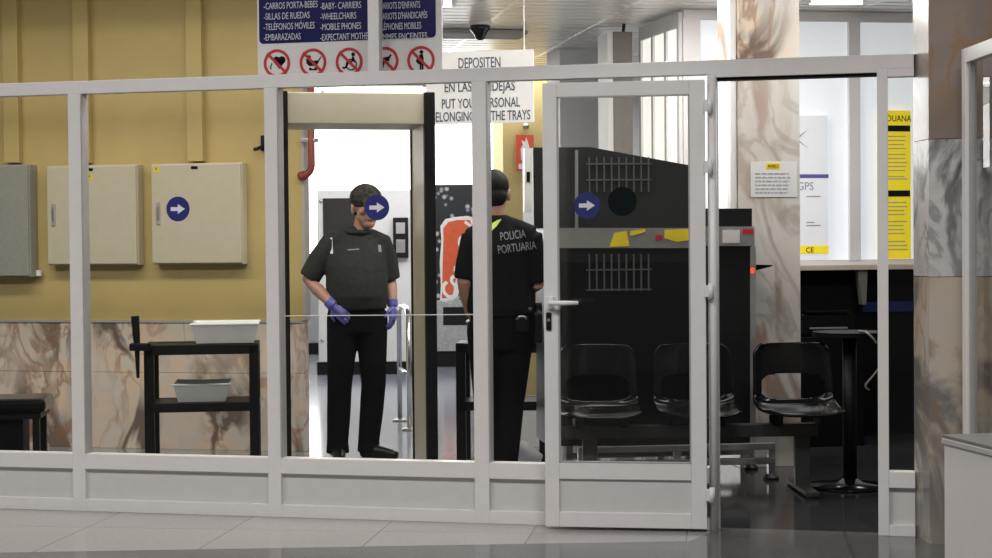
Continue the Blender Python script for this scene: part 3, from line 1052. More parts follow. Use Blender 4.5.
# five pictograms in red rings
for k, px in enumerate((277, 313, 349.2, 385, 421)):
    c = sl_(px, 63.3 - k * .75)
    R_ = 14.2 / PS
    ring = MB().disc(c, R_, -.0, .003, 40, R_ * .80).build('red_ring', M['red'], sign)
    u = R_
    g = MB()
    P = lambda pts: g.slab([(c[0] + x * u, c[1] + z * u) for x, z in pts], -.002, -.0002)
    Cc = lambda x, z, r: g.disc((c[0] + x * u, c[1] + z * u), r * u, -.0002, .0018, 16)
    Ln = lambda pts, w: [P([(pts[i][0] - w * (pts[i + 1][1] - pts[i][1]) / max(1e-6, math.hypot(pts[i + 1][0] - pts[i][0], pts[i + 1][1] - pts[i][1])), pts[i][1] + w * (pts[i + 1][0] - pts[i][0]) / max(1e-6, math.hypot(pts[i + 1][0] - pts[i][0], pts[i + 1][1] - pts[i][1]))),
                            (pts[i + 1][0] - w * (pts[i + 1][1] - pts[i][1]) / max(1e-6, math.hypot(pts[i + 1][0] - pts[i][0], pts[i + 1][1] - pts[i][1])), pts[i + 1][1] + w * (pts[i + 1][0] - pts[i][0]) / max(1e-6, math.hypot(pts[i + 1][0] - pts[i][0], pts[i + 1][1] - pts[i][1]))),
                            (pts[i + 1][0] + w * (pts[i + 1][1] - pts[i][1]) / max(1e-6, math.hypot(pts[i + 1][0] - pts[i][0], pts[i + 1][1] - pts[i][1])), pts[i + 1][1] - w * (pts[i + 1][0] - pts[i][0]) / max(1e-6, math.hypot(pts[i + 1][0] - pts[i][0], pts[i + 1][1] - pts[i][1]))),
                            (pts[i][0] + w * (pts[i + 1][1] - pts[i][1]) / max(1e-6, math.hypot(pts[i + 1][0] - pts[i][0], pts[i + 1][1] - pts[i][1])), pts[i][1] - w * (pts[i + 1][0] - pts[i][0]) / max(1e-6, math.hypot(pts[i + 1][0] - pts[i][0], pts[i + 1][1] - pts[i][1])))]) for i in range(len(pts) - 1)]
    if k == 0:      # heart with a lead
        Cc(-.02, .22, .27); Cc(.38, .22, .27)
        P([(-.27, .14), (.18, -.42), (.63, .14), (.4, .2), (-.05, .2)])
        Ln([(-.38, .02), (-.5, -.3), (-.44, -.42)], .04)
    elif k == 1:    # pram
        P([(-.52, .25), (-.48, -.05), (-.3, -.24), (.25, -.24), (.42, .0), (.45, .15), (-.1, .12), (-.18, .32)])
        Cc(-.3, .38, .15)
        Ln([(.42, .1), (.6, .4)], .04)
        Ln([(-.25, -.5), (.3, -.5)], .05)
        Cc(-.2, -.45, .1); Cc(.2, -.45, .1)
    elif k == 2:    # wheelchair
        Cc(.3, .52, .14)
        Ln([(.3, .36), (.22, .0), (-.05, -.02), (-.3, -.45), (-.5, -.38)], .07)
        Ln([(.3, .3), (.42, -.05)], .06)
        g.disc((c[0] + .16 * u, c[1] - .2 * u), .42 * u, -.0002, .0018, 24, .33 * u)
    elif k == 3:    # hand-held telephone
        P([(-.3, .2), (.3, .32), (.34, .02), (.0, -.02), (-.12, -.5), (-.34, -.5)])
        Ln([(.28, .2), (.46, .44)], .06)
    else:           # expectant mother
        Cc(.04, .58, .14)
        P([(-.1, .42), (.14, .42), (.2, .1), (.16, -.3), (-.12, -.3), (-.36, -.12), (-.34, .08), (-.14, .16)])
        Ln([(-.02, -.28), (-.04, -.78)], .06); Ln([(.12, -.28), (.12, -.78)], .06)
    g.build('pictogram', M['ink'], ring)
    d = .72 * u
    MB().slab([(c[0] - d - .07 * u, c[1] + d - .07 * u), (c[0] - d + .07 * u, c[1] + d + .07 * u), (c[0] + d + .07 * u, c[1] - d + .07 * u), (c[0] + d - .07 * u, c[1] - d - .07 * u)], -.004, -.0021).build('red_bar', M['red'], ring)

# tray instruction sign hanging behind the gate
TY = 2.0
t0, t1 = at(426, 90, TY), at(533.5, 90, TY)
ttop, tbot = at(480, 51, TY).z, at(480, 123.5, TY).z
ts = empty('tray_sign', (at(480, 90, TY).x, TY, tbot), 0, 'white hanging sign in Spanish and English asking for belongings in trays', 'sign')
MB().span((t0.x - ts.location.x, 0, 0), (t1.x - ts.location.x, .012, ttop - tbot)).build('board', M['sign_white'], ts)
pps = F / (TY * .973 + 8 * .973 + .2306 * 2.45)
for tx, px, py, hpx, wd_ in (('DEPOSITEN', 479.5, 67.8, 10.5, 42.5), ('EN LAS BANDEJAS', 479.5, 91.2, 9.6, 71), ('PUT YOUR PERSONAL', 480.5, 107.6, 9.6, 79), ('BELONGINGS IN THE TRAYS', 480.5, 120.6, 9.6, 100)):
    p = at(px, py, TY)
    o = text_mesh('lettering', tx, hpx / pps / .70, M['letter_dark'], ts, (p.x - ts.location.x, -.002, p.z - tbot), 'CENTER', 1.0, bold=.0006)
    ww = max(v.co.x for v in o.data.vertices) - min(v.co.x for v in o.data.vertices)
    k = wd_ / pps / .985 / ww
    for v in o.data.vertices:
        v.co.x *= k
for px in (524,):
    xx = at(px, 60, TY).x - ts.location.x
    MB().tube([(xx, .006, ttop - tbot), (xx, .006, CZ - tbot - .002)], .0035, 8).build('hanger_rod', M['sign_white'], ts)

# dome camera under a shallow soffit
dc = onz(480, 17, CZ)
dd = atd(480, 22, 12.0)
o = empty('dome_camera', (dd.x, dd.y, CZ), 0, 'black dome camera with white collar under the slatted ceiling', 'camera')
MB().rings([(0, 0, -.03, .074, .074), (0, 0, -.02, .078, .078), (0, 0, 0, .078, .078)], 24).build('collar', M['sign_white'], o, True)
MB().rings([(0, 0, -.135, .012, .012), (0, 0, -.125, .032, .032), (0, 0, -.105, .038, .038), (0, 0, -.09, .046, .046), (0, 0, -.075, .058, .058), (0, 0, -.06, .072, .072), (0, 0, -.028, .073, .073)], 24).build('dome', M['bulb_dark'], o, True)
a = atd(440, 18, 12.35)
o = MB().span((-.1, 0, CZ - .035), (.65, .35, CZ - .008), .003).build('trim_1', M['grey_wall'], None, False, (a.x, a.y, 0), BA)
tag(o, 'shallow grey strip across the slatted ceiling behind the dome camera', 'trim', kind='structure')


# fluorescent fittings
def tube_light(px0, px1, py, label):
    z_ = CZ - .05
    a, b = onz(px0, py, z_), onz(px1, py, z_)
    v = Vector((b.x - a.x, b.y - a.y))
    r = empty('tube_light', (a.x, a.y, CZ), math.atan2(v.y, v.x), label, 'ceiling light', 'fluorescent ceiling lights')
    w = v.length
    MB().span((0, -.06, -.03), (w, .06, 0), .004).build('housing', M['sign_white'], r)
    MB().tube([(.04, 0, -.05), (w - .04, 0, -.05)], .02, 12).build('tube', M['lamp'], r, True)
    for xx in (.015, w - .04):
        MB().box((xx + .012, 0, -.045), (.03, .05, .035)).build('end_cap', M['sign_white'], r)


tube_light(315, 427, 88.5, 'lit fluorescent tube showing just above the metal detector beam')
tube_light(804, 868, 1.5, 'lit fluorescent tube over the office front, right of the marble column')
tube_light(437, 458, 4, 'lit ceiling tube at the top edge beside the prohibition sign')
tube_light(908, 926, 2, 'short lit ceiling tube above the sidelight next to the marble pillar')

# ================================================================== METAL DETECTOR GATE
gl0, gr0 = atd(283.5, 243, 9.0), atd(430.5, 243, 9.15)
gvx = Vector((gr0.x - gl0.x, gr0.y - gl0.y))
gw = gvx.length
grz = math.atan2(gvx.y, gvx.x)
gate = empty('metal_detector_gate', (gl0.x, gl0.y, 0), grz, 'beige walk-through metal detector with black edged posts', 'metal detector')
GT = CAM.z + (243.4 - 92) / (F / 9.08)
GBm = CAM.z + (243.4 - 124) / (F / 9.08)
ew = 11 / (F / 9.08)
for k, xx in enumerate((0, gw)):
    s = MB().span((xx - ew / 2 + .006, .02, .02), (xx + ew / 2 - .006, .52, GT - .003), .004).build('side_panel', M['beige_plastic'], gate)
    MB().span((xx - ew / 2, -.02, 0), (xx + ew / 2, .04, GT), .008).build('edge_strip', M['black_rubber'], s)
    MB().span((xx - ew / 2, .50, 0), (xx + ew / 2, .56, GT), .008).build('edge_strip', M['black_rubber'], s)
MB().span((ew / 2 - .004, .0, GBm), (gw - ew / 2 + .004, .5, GT - .004), .006).build('cross_beam', M['beige_plastic'], gate)
# thin pale line built in place of a reflection in the pane
a, b = at(281.5, 316, .026), at(474.6, 314.5, .026)
MBc = MB().tube([a + Vector((-.006, 0, 0)), b + Vector((.006, 0, 0))], .0025, 6)
o = MBc.build('reflection_line', M['tray_white'])
tag(o, 'thin pale line at waist height across the gate pane, built for a glass reflection', 'reflection')

# ================================================================== HALL BEYOND
kd = 17.6
a, b = atd(318, 300, kd), atd(412, 300, kd)
kx = empty('white_kiosk', (a.x, a.y, 0), math.atan2(b.y - a.y, b.x - a.x), 'white steel kiosk with a dark window and card reader behind the first officer', 'kiosk')
kw = (b - a).length
kz = lambda py: atd(360, py, kd).z
kxx = lambda px: (px - 318) / 94 * kw
MB().span((0, 0, kz(362)), (kw, .6, kz(190)), .01).build('body', M['kiosk'], kx)
MB().span((-.02, .02, 0), (kw + .02, .6, kz(362))).build('plinth', M['black_metal'], kx)
MB().span((kxx(324), -.012, kz(246)), (kxx(356), .02, kz(198)), .004).build('window', M['dark_glass'], kx)
rd = MB().span((kxx(394), -.06, kz(258)), (kxx(409), .02, kz(218)), .006).build('card_reader', M['black_metal'], kx)
MB().span((kxx(397), -.066, kz(234)), (kxx(406), -.058, kz(223)), .002).build('screen', M['grey_trim'], rd)
MB().span((kxx(397), -.066, kz(253)), (kxx(406), -.058, kz(240)), .002).build('keypad', M['steel'], rd)
for px, py in ((322, 201), (322, 250), (322, 340)):
    MB().ell((kxx(px), -.003, kz(py)), (.02, .012, .02)).build('bolt_head', M['steel'], kx)

# vending machine
vd = 18.6
a, b = atd(430, 300, vd), atd(496, 300, vd)
vm = empty('vending_machine', (a.x, a.y, 0), math.atan2(b.y - a.y, b.x - a.x), 'dark drinks vending machine with a red and white printed front', 'vending machine')
vw = (b - a).length
vz = lambda py: atd(460, py, vd).z
vx = lambda px: (px - 430) / 66 * vw
MB().span((0, .01, vz(352)), (vw, .8, vz(184.5)), .01).build('body', M['vend_dark'], vm)
MB().span((.0, .03, 0), (vw, .78, vz(352))).build('base', M['black_metal'], vm)
MB().span((vx(433), .004, vz(300)), (vx(494), .012, vz(187)), .003).build('front_print', M['vend_drops'], vm)
edge = [(440, 300), (441, 285), (440, 262), (442, 240), (441, 226), (446, 219), (456, 217), (468, 216), (480, 219), (483, 232), (474, 246), (466, 262), (462, 280), (458, 296), (450, 304)]
MB().slab([(vx(x), vz(y)) for x, y in edge], -.004, .010).build('white_splash', M['vend_white'], vm)
red = [(442, 298), (443, 262), (444, 240), (444, 228), (449, 222), (458, 220), (470, 220), (477, 223), (474, 231), (466, 245), (461, 262), (456, 280), (452, 298)]
MB().slab([(vx(x), vz(y)) for x, y in red], -.008, -.004).build('red_print', M['vend_red'], vm)
t = text_mesh('lettering', 'Coca-Cola', .24, M['vend_white'], vm, (vx(453), -.010, vz(302)), 'LEFT', .9, (pi / 2, radians(-70), 0), .001, .008, .3)
MB().span((vx(443), -.01, vz(325)), (vx(480), .012, vz(307)), .004).build('dispenser_slot', M['black_metal'], vm)
MB().span((vx(433), -.004, vz(351)), (vx(494), .012, vz(300)), .004).build('lower_panel', M['speckle'], vm)

# chrome barrier
ba_, bb_ = flr(400, 421), flr(409.5, 430)
cbr = empty('steel_barrier', (ba_.x, ba_.y, 0), 0, 'polished steel hoop barrier standing beside the first officer', 'barrier')
v = bb_ - ba_
hz = CAM.z - (305 - 243) / (F / 12.9)
MB().tube([(0, 0, 0), (0, 0, hz - .05), tuple(v * .15 + Vector((0, 0, hz - .01))), tuple(v * .5 + Vector((0, 0, hz))), tuple(v * .85 + Vector((0, 0, hz - .01))), (v.x, v.y, hz - .05), (v.x, v.y, 0)], .019, 12).build('hoop', M['chrome'], cbr, True)
MB().tube([tuple(Vector((0, 0, hz * .46))), tuple(v + Vector((0, 0, hz * .44)))], .016, 10).build('cross_bar', M['chrome'], cbr, True)
for q in (Vector((0, 0, 0)), v):
    MB().rings([(q.x, q.y, 0.0, .06, .06), (q.x, q.y, .008, .06, .06), (q.x, q.y, .02, .03, .03)], 16).build('foot', M['steel'], cbr, True)

# fire sign and white wall box
fd = 15.1
a, b = atd(516, 135, fd), atd(534, 171, fd)
o = empty('fire_sign', ((a.x + b.x) / 2, (a.y + b.y) / 2, b.z), BA, 'red fire extinguisher sign on the yellow pillar', 'sign')
MB().span((-.08, -.0, 0), (.08, .01, a.z - b.z)).build('board', M['fire_red'], o)
hh = a.z - b.z
MB().slab([(-.035, hh * .3), (-.04, hh * .62), (-.02, hh * .72), (-.03, hh * .85), (.0, hh * .8), (.012, hh * .95), (.03, hh * .75), (.045, hh * .6), (.035, hh * .3)], -.004, -.001).build('pictogram', M['sign_white'], o)
MB().slab([(-.06, hh * .06), (-.06, hh * .2), (.06, hh * .2), (.06, hh * .06)], -.004, -.001).build('pictogram', M['sign_white'], o)
a = atd(526, 126, fd)
o = MB().ell((0, 0, 0), (.03, .05, .03)).build('pillar_lamp', M['steel'], None, True, a)
tag(o, 'small grey fitting above the fire sign on the yellow pillar', 'fitting')

# ================================================================== X-RAY SCANNER
s0, s1 = atd(548, 240, 9.52), atd(755, 238.6, 9.66)
sv = Vector((s1.x - s0.x, s1.y - s0.y))
SL = sv.length
xs_ = empty('xray_scanner', (s0.x, s0.y, 0), math.atan2(sv.y, sv.x), 'large charcoal x-ray baggage scanner with a silver strip, behind the open door', 'x-ray scanner')


def sc(px, py):
    """pixel on the scanner's front face -> its own x, z"""
    k = ray(px, py)
    nrm = Vector((-sv.y, sv.x, 0)).normalized()
    t = (s0 - CAM).dot(nrm) / k.dot(nrm)
    p = CAM + k * t
    return ((p.x - s0.x) * sv.x / SL + (p.y - s0.y) * sv.y / SL, p.z)


SD = .46
body = [sc(548, 452), sc(548, 250), sc(700, 250), sc(700, 452)]
MB().slab([sc(548, 446), sc(548, 248), sc(702, 248), sc(702, 446)], .0, SD).build('lower_housing', M['scanner_dark'], xs_)
MB().slab([sc(534, 228), sc(533, 147.5), sc(590, 147), sc(702, 167.5), sc(702, 228)], .0, SD).build('hood', M['scanner_lid'], xs_)
MB().slab([sc(548, 248), sc(548, 228), sc(702, 228), sc(702, 248)], -.012, SD).build('silver_strip', M['silver'], xs_)
MB().slab([sc(702.5, 446), sc(702.5, 208.5), sc(752, 208.5), sc(752, 446)], .0, SD * .9).build('end_hood', M['scanner_dark'], xs_)
MB().slab([sc(702.5, 246), sc(702.5, 226.5), sc(754, 226.5), sc(754, 246)], -.012, SD * .9).build('silver_strip', M['silver'], xs_)
MB().slab([sc(750, 446), sc(750, 246.5), sc(755.5, 246.5), sc(755.5, 446)], -.008, .05).build('corner_trim', M['steel'], xs_)
# recessed panels and seams
mb = MB()
mb.slab([sc(552, 436), sc(552, 256), sc(556, 256), sc(556, 436)], -.006, .0)
mb.slab([sc(575, 228), sc(575, 150), sc(578, 150), sc(578, 228)], -.006, .0)
mb.build('panel_seam', M['silver'], xs_)
MB().slab([sc(560, 430), sc(560, 262), sc(696, 262), sc(696, 430)], -.004, .0).build('door_panel', M['black_matte'], xs_)
MB().slab([sc(524, 212), sc(524, 148.5), sc(531.5, 148.5), sc(531.5, 212)], -.02, .03).build('side_box', M['tray_white'], xs_)
MB().slab([sc(526, 182), sc(526, 172), sc(529.5, 172), sc(529.5, 182)], -.024, -.02).build('slot', M['ink'], xs_)
# yellow stickers on the strip
for pts in ([(609, 247), (614, 233), (626, 231), (629, 246)], [(630, 231), (645, 229), (645, 232), (630, 236)], [(664, 230), (690, 229), (690, 240), (676, 242), (664, 238)]):
    o = MB().slab([sc(*p) for p in pts], -.0155, -.0125).build('warning_sticker', M['yellow_paper'], xs_)
MB().slab([sc(655, 240), sc(655, 235), sc(662, 235), sc(662, 240)], -.0155, -.0125).build('sticker', M['red'], xs_)
MB().slab([sc(742, 234), sc(742, 229), sc(752.5, 229), sc(752.5, 234)], -.0155, -.0125).build('sticker', M['red'], xs_)
MB().slab([sc(722, 243), sc(722, 230), sc(739, 230), sc(739, 243)], -.0155, -.0125).build('sticker', M['paper'], xs_)
MB().slab([sc(750.5, 273), sc(750.5, 268), sc(753.5, 268), sc(753.5, 273)], -.012, -.008).build('indicator', M['led_red'], xs_)
MB().slab([sc(756, 272), sc(756, 265), sc(778, 265.2), sc(777, 266.5)], .1, .2).build('shelf_bracket', M['black_matte'], xs_)
# bars on the face stand in for a grid reflected in the door glass
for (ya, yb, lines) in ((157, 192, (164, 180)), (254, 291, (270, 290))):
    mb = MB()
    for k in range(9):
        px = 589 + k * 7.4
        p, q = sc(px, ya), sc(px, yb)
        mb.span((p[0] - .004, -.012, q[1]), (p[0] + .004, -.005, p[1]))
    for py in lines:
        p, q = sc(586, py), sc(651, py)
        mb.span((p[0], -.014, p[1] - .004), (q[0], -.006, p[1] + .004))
    mb.build('reflected_grid', M['grid_reflection'], xs_)
# rolled steel base frame with feet
zr = [sc(740, 446)[1], sc(740, 460.5)[1]]
a, b = sc(577, 450)[0], sc(773, 450)[0]
mb = MB()
for z_ in zr:
    for yy in (-.03, SD - .05):
        mb.span((a, yy - .02, z_ - .018), (b, yy + .02, z_ + .018), .003)
mb.build('base_rail', M['silver'], xs_)
for xx in (a + .02, b - .02, (a + b) / 2):
    for yy in (-.03, SD - .05):
        lg = MB().span((xx - .02, yy - .018, .03), (xx + .02, yy + .018, zr[0])).build('leg', M['steel'], xs_)
        MB().rings([(xx, yy, 0, .045, .045), (xx, yy, .012, .045, .045), (xx, yy, .035, .016, .016)], 14).build('foot', M['black_metal'], lg)

# ================================================================== BEAM BENCH
b0, b1 = atd(560, 430, 9.12), atd(818, 430, 9.16)
bv = Vector((b1.x - b0.x, b1.y - b0.y))
BL = bv.length
bn = empty('beam_bench', (b0.x, b0.y, 0), math.atan2(bv.y, bv.x), 'row of glossy black shell seats on a steel beam in front of the scanner', 'bench')
bz = atd(760, 431, 9.13).z
bx = lambda px: (px - 560) / 258 * BL
MB().span((0, .0, bz - .034), (BL, .075, bz + .034), .004).build('beam', M['bench_beam'], bn)
for px in (590, 803):
    lg = MB().span((bx(px) - .04, .01, .03), (bx(px) + .04, .065, bz - .034), .004).build('leg', M['bench_beam'], bn)
    MB().span((bx(px) - .035, -.24, .008), (bx(px) + .035, .30, .035), .006).build('foot', M['bench_beam'], lg)
    for yy in (-.22, .28):
        MB().rings([(bx(px), yy, 0, .03, .03), (bx(px), yy, .01, .03, .03)], 14).build('glide', M['black_metal'], lg)


def shell_seat(cx):
    """moulded one-piece shell: seat, rising back and an opening between them; faces -y"""
    nx, npt = 60, 96
    zS, zT = bz + .10, atd(800, 345, 9.13).z
    prof = []
    for i in range(npt + 1):
        t = i / npt
        if t < .45:
            q = t / .45
            y = -.26 + .40 * q
            z = zS + .015 - .028 * sin(pi * q) - .02 * (1 - q) ** 3
        else:
            q = (t - .45) / .55
            a = min(1, q / .25)
            y = .14 + .03 * sin(a * pi / 2) + .07 * q
            z = zS + .015 + (zT - zS - .015) * (q ** 1.05)
        prof.append((y, z, t))
    bm = bmesh.new()
    grid = []
    for (y, z, t) in prof:
        row = []
        if t < .45:
            hw = .225 - .03 * (1 - t / .45) ** 4
        else:
            q = (t - .45) / .55
            hw = .225 - .012 * q
            if q > .8:
                hw *= math.sqrt(max(.0, 1 - ((q - .8) / .2) ** 2 * .35))
        for j in range(nx + 1):
            s = -1 + 2 * j / nx
            yy = y - .045 * abs(s) ** 2.2 * (0 if t < .3 else min(1, (t - .3) / .3))
            zz_ = z + (.028 * abs(s) ** 4 if t < .5 else 0)
            row.append(bm.verts.new((cx + s * hw, yy, zz_)))
        grid.append(row)
    for i in range(npt):
        for j in range(nx):
            t = (prof[i][2] + prof[i + 1][2]) / 2
            s = -1 + 2 * (j + .5) / nx
            hole = abs((t - .625) / .112) ** 4 + abs(s / .80) ** 4 < 1
            if not hole:
                bm.faces.new((grid[i][j], grid[i][j + 1], grid[i + 1][j + 1], grid[i + 1][j]))
    bmesh.ops.delete(bm, geom=[v for v in bm.verts if not v.link_faces], context='VERTS')
    bmesh.ops.recalc_face_normals(bm, faces=bm.faces)
    bmesh.ops.solidify(bm, geom=bm.faces[:], thickness=.014)
    me = bpy.data.meshes.new('seat')
    bm.to_mesh(me)
    bm.free()
    me.materials.append(M['black_gloss'])
    for p in me.polygons:
        p.use_smooth = True
    o = bpy.data.objects.new('seat', me)
    COL.objects.link(o)
    o.parent = bn
    for sx_ in (-.12, .12):
        MB().span((cx + sx_ - .02, -.08, bz + .03), (cx + sx_ + .02, .12, bz + .10), .004).build('seat_bracket', M['black_metal'], o)


for px in (600, 697, 799):
    shell_seat(bx(px))

# ================================================================== BLACK PEDESTAL TABLE AND OFFICE BITS
pt = flr(850, 487)
s_ = F / 9.35
ped = empty('pedestal_table', (pt.x, pt.y, 0), 0, 'black pedestal table with a round base beside the beam bench', 'table')
MB().rings([(0, 0, 0, .225, .225), (0, 0, .012, .225, .225), (0, 0, .03, .08, .08), (0, 0, .05, .05, .05)], 40).build('base', M['black_gloss'], ped, True)
ptz = CAM.z - (330 - 238) / s_
MB().tube([(0, 0, .03), (0, 0, ptz - .03)], .038, 20).build('pole', M['black_metal'], ped, True)
MB().rings([(0, 0, ptz - .03, .17, .17), (0, 0, ptz - .025, .20, .20), (0, 0, ptz, .20, .20)], 40).build('tabletop', M['black_matte'], ped)
ctr = Vector((pt.x, pt.y, ptz))
# coiled cable hanging off the table
vw_ = Vector((_w.x, _w.y, 0)).normalized()
rv_ = Vector((_r.x, _r.y, 0)).normalized()
pts = [ctr + rv_ * .03 - vw_ * .10 + Vector((0, 0, .0075)), ctr + rv_ * .05 - vw_ * .19 + Vector((0, 0, .008)), ctr + rv_ * .06 - vw_ * .215 + Vector((0, 0, -.005))]
for k in range(22):
    t = k / 21
    a = t * 1.8 * pi
    pts.append(ctr + rv_ * (.085 + .05 * sin(a) * (1 if t > .1 else t * 10)) - vw_ * (.225 + .02 * t) + Vector((0, 0, -.03 - .30 * t + .035 * cos(a) * t)))
o = MB().tube(pts, .006, 8).build('hanging_cable', M['counter_top'], None, True)
tag(o, 'grey looped cable hanging from the pedestal table', 'cable')
# tapered grey bracket beneath the office ledge
a = oloc(857, 272)[0]
w1 = oloc(862, 272)[0] - oloc(852, 272)[0]
zt_, zb_ = OZ - .036, oloc(857, 304)[1]
o = MB().slab([(a - w1 / 2, zt_), (a + w1 / 2, zt_), (a + w1 * .35, zb_), (a - w1 * .05, zb_)], -.1, -.04).build('ledge_bracket', M['counter_top'], None, False, (oc.x, oc.y, 0), BA)
tag(o, 'grey tapered bracket hanging below the office ledge', 'bracket')
# office machine in the dark beneath the ledge
for px, py0, w_, lab, n_ in ((820, 310, .26, 'black printer on the dark stand below the office ledge', 'printer'),):
    a = oloc(px, 300, -.3)[0]
    z1_ = oloc(px, py0, -.3)[1]
    st = MB().span((-.3, -.22, 0), (.22, .2, .72), .004).build('dark_stand', M['black_matte'], None, False, (oc.x + odx.x * a - ody.x * .3, oc.y + odx.y * a - ody.y * .3, 0), BA)
    tag(st, 'black stand in the dark below the office ledge', 'stand')
    pr = empty('printer', (st.location.x, st.location.y, .72), BA, lab, 'printer')
    MB().span((-.2, -.17, 0), (.18, .17, .15), .02).build('body', M['black_gloss'], pr)
    MB().span((-.16, -.18, .155), (.14, .12, .17), .004).build('lid', M['black_gloss'], pr)
    MB().span((-.14, -.19, .05), (.12, -.165, .062), .002).build('paper_slot', M['steel'], pr)

# ================================================================== NOTICES
# paper notice on the marble column
nrm = Vector((ody.x, ody.y, 0))


def onface(px, py, P, off=0.0):
    k = ray(px, py)
    t = (Vector((P.x, P.y, 0)) - nrm * off - CAM).dot(nrm) / k.dot(nrm)
    p = CAM + k * t
    return ((p.x - P.x) * odx.x + (p.y - P.y) * odx.y, p.z)


nt_ = empty('paper_notice', (cb.x, cb.y, 0), BA, 'white paper notice with a yellow heading taped on the marble column', 'notice')
a, b = onface(750.5, 161.5, cb), onface(797, 197, cb)
MB().span((a[0], -.004, b[1]), (b[0], -.001, a[1])).build('sheet', M['paper'], nt_)
a, b = onface(766, 163, cb), onface(779.5, 169, cb)
MB().span((a[0], -.006, b[1]), (b[0], -.0045, a[1])).build('heading', M['yellow_paper'], nt_)
text_mesh('lettering', 'AVISO', .028, M['ink'], nt_, ((a[0] + b[0]) / 2, -.007, b[1] + .008), 'CENTER', .9)
mb = MB()
random.seed(5)
for k in range(6):
    py = 173 + k * 3.8
    px = 755.0
    end = 793 - random.random() * 6
    while px < end:
        w = random.uniform(2, 6)
        a, b = onface(px, py, cb), onface(min(px + w, end), py + 1.5, cb)
        mb.span((a[0], -.0052, b[1]), (b[0], -.0042, a[1]))
        px += w + 1.0
mb.build('printed_lines', M['faded_ink'], nt_)
random.seed(11)

# big poster on the office panes
ps_ = empty('hazard_poster', (oc.x, oc.y, 0), BA, 'large white poster with violet and yellow bands, behind the marble column', 'poster')
PO = .03
pp = lambda px, py: oloc(px, py, -PO)
a, b = pp(719.5, 115), pp(828, 256.5)
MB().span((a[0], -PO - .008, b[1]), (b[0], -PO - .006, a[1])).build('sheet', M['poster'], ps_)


def band(pxa, pya, pxb, pyb, m_, name):
    a, b = pp(pxa, pya), pp(pxb, pyb)
    return MB().span((a[0], -PO - .011, b[1]), (b[0], -PO - .008, a[1])).build(name, m_, ps_)


band(719.8, 174.5, 828, 178, M['purple'], 'violet_band')
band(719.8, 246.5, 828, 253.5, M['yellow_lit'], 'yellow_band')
band(726.5, 151, 731, 158.5, M['ink'], 'black_mark')
band(726.5, 174, 731, 178.5, M['ink'], 'black_mark')
d = pp(808, 139)
u = pp(820, 139)[0] - d[0]
MB().tube([(d[0] - u, -PO - .01, d[1]), (d[0], -PO - .01, d[1] + u * .8), (d[0] + u, -PO - .01, d[1]), (d[0], -PO - .01, d[1] - u * .8)], .006, 6, True).build('diamond_mark', M['letter_dark'], ps_)
p = pp(796.5, 190.0)
text_mesh('lettering', 'GPS', .078, M['faded_ink'], ps_, (p[0], -PO - .010, p[1]), 'LEFT', .9)
p = pp(805, 252.5)
text_mesh('lettering', 'CE', .05, M['ink'], ps_, (p[0], -PO - .013, p[1]), 'LEFT', 1.0)
mb = MB()
for py in (196, 222, 225):
    a, b = pp(806, py), pp(814 if py == 222 else 820, py + 1)
    mb.span((a[0], -PO - .0095, b[1]), (b[0], -PO - .0082, a[1]))
mb.build('printed_lines', M['faded_ink'], ps_)

# yellow customs notice
yn = empty('yellow_notice', (oc.x, oc.y, 0), BA, 'tall yellow customs notice with black bands seen through the sidelight', 'notice')
a, b = pp(881.5, 110.5), pp(910.5, 258.5)
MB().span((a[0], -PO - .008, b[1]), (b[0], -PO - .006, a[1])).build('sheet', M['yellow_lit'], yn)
c_ = pp(896, 121.5)
t = text_mesh('lettering', 'ADUANA', .062, M['ink'], yn, (c_[0], -PO - .010, c_[1]), 'CENTER', .82)
mb = MB()
for y0_, y1_ in ((125.5, 131.5), (190.5, 196.5)):
    a, b = pp(883, y0_), pp(909.5, y1_)
    mb.span((a[0], -PO - .011, b[1]), (b[0], -PO - .008, a[1]))
mb.build('black_band', M['ink'], yn)
mb = MB()
for k, py in enumerate([136, 140, 144, 148, 154, 158, 162, 166, 170, 176, 178.5, 202, 206, 210, 214, 221, 225, 229, 233, 241, 245, 249]):
    a, b = pp(885, py), pp(907 - random.random() * 4, py + 1)
    mb.span((a[0], -PO - .0095, b[1]), (b[0], -PO - .0082, a[1]))
mb.build('printed_lines', M['ledge'], yn)

# ================================================================== PEOPLE
def hand(mb, wrist, d, nrm_, side, curl=.5, L=.185):
    """palm and five separate bent fingers. wrist: point, d: pointing direction, nrm_: back of the hand, side: +1/-1 where the thumb leaves"""
    d = Vector(d).normalized()
    nrm_ = Vector(nrm_)
    nrm_ = (nrm_ - d * nrm_.dot(d)).normalized()
    t = d.cross(nrm_).normalized() * side          # towards the thumb
    w = Vector(wrist)
    pl = L * .52
    mb.tube([w - d * .012, w + d * pl * .35, w + d * pl * .8, w + d * pl], [(.022, .022), (.036, .018), (.040, .016), (.036, .013)] if False else [.022, .026, .026, .020], 10)
    for k, (off, ln, r) in enumerate(((.032, .40, .0092), (.011, .45, .0095), (-.011, .42, .0092), (-.031, .33, .0082))):
        b = w + d * (pl * .92 - abs(off) * .25) + t * off
        mb.tube([w + d * pl * .3 + t * off * .7, b], [.013, .0115], 8)
        l = L * ln
        p = [b]
        ang = 0
        cur = b
        for seg, fr in enumerate((.42, .33, .25)):
            ang += curl * (.45 + .35 * seg)
            dirn = d * cos(ang) - nrm_ * sin(ang)
            cur = cur + dirn * l * fr
            p.append(cur)
        mb.tube(p, [r * 1.1, r, r * .95, r * .75], 8)
    b = w + d * pl * .22 + t * .022
    mb.tube([w + d * .01, b, b + (d * .55 + t * .8 - nrm_ * .2).normalized() * .04, b + (d * .8 + t * .55 - nrm_ * .35).normalized() * .078], [.016, .015, .0115, .008], 8)
    return mb


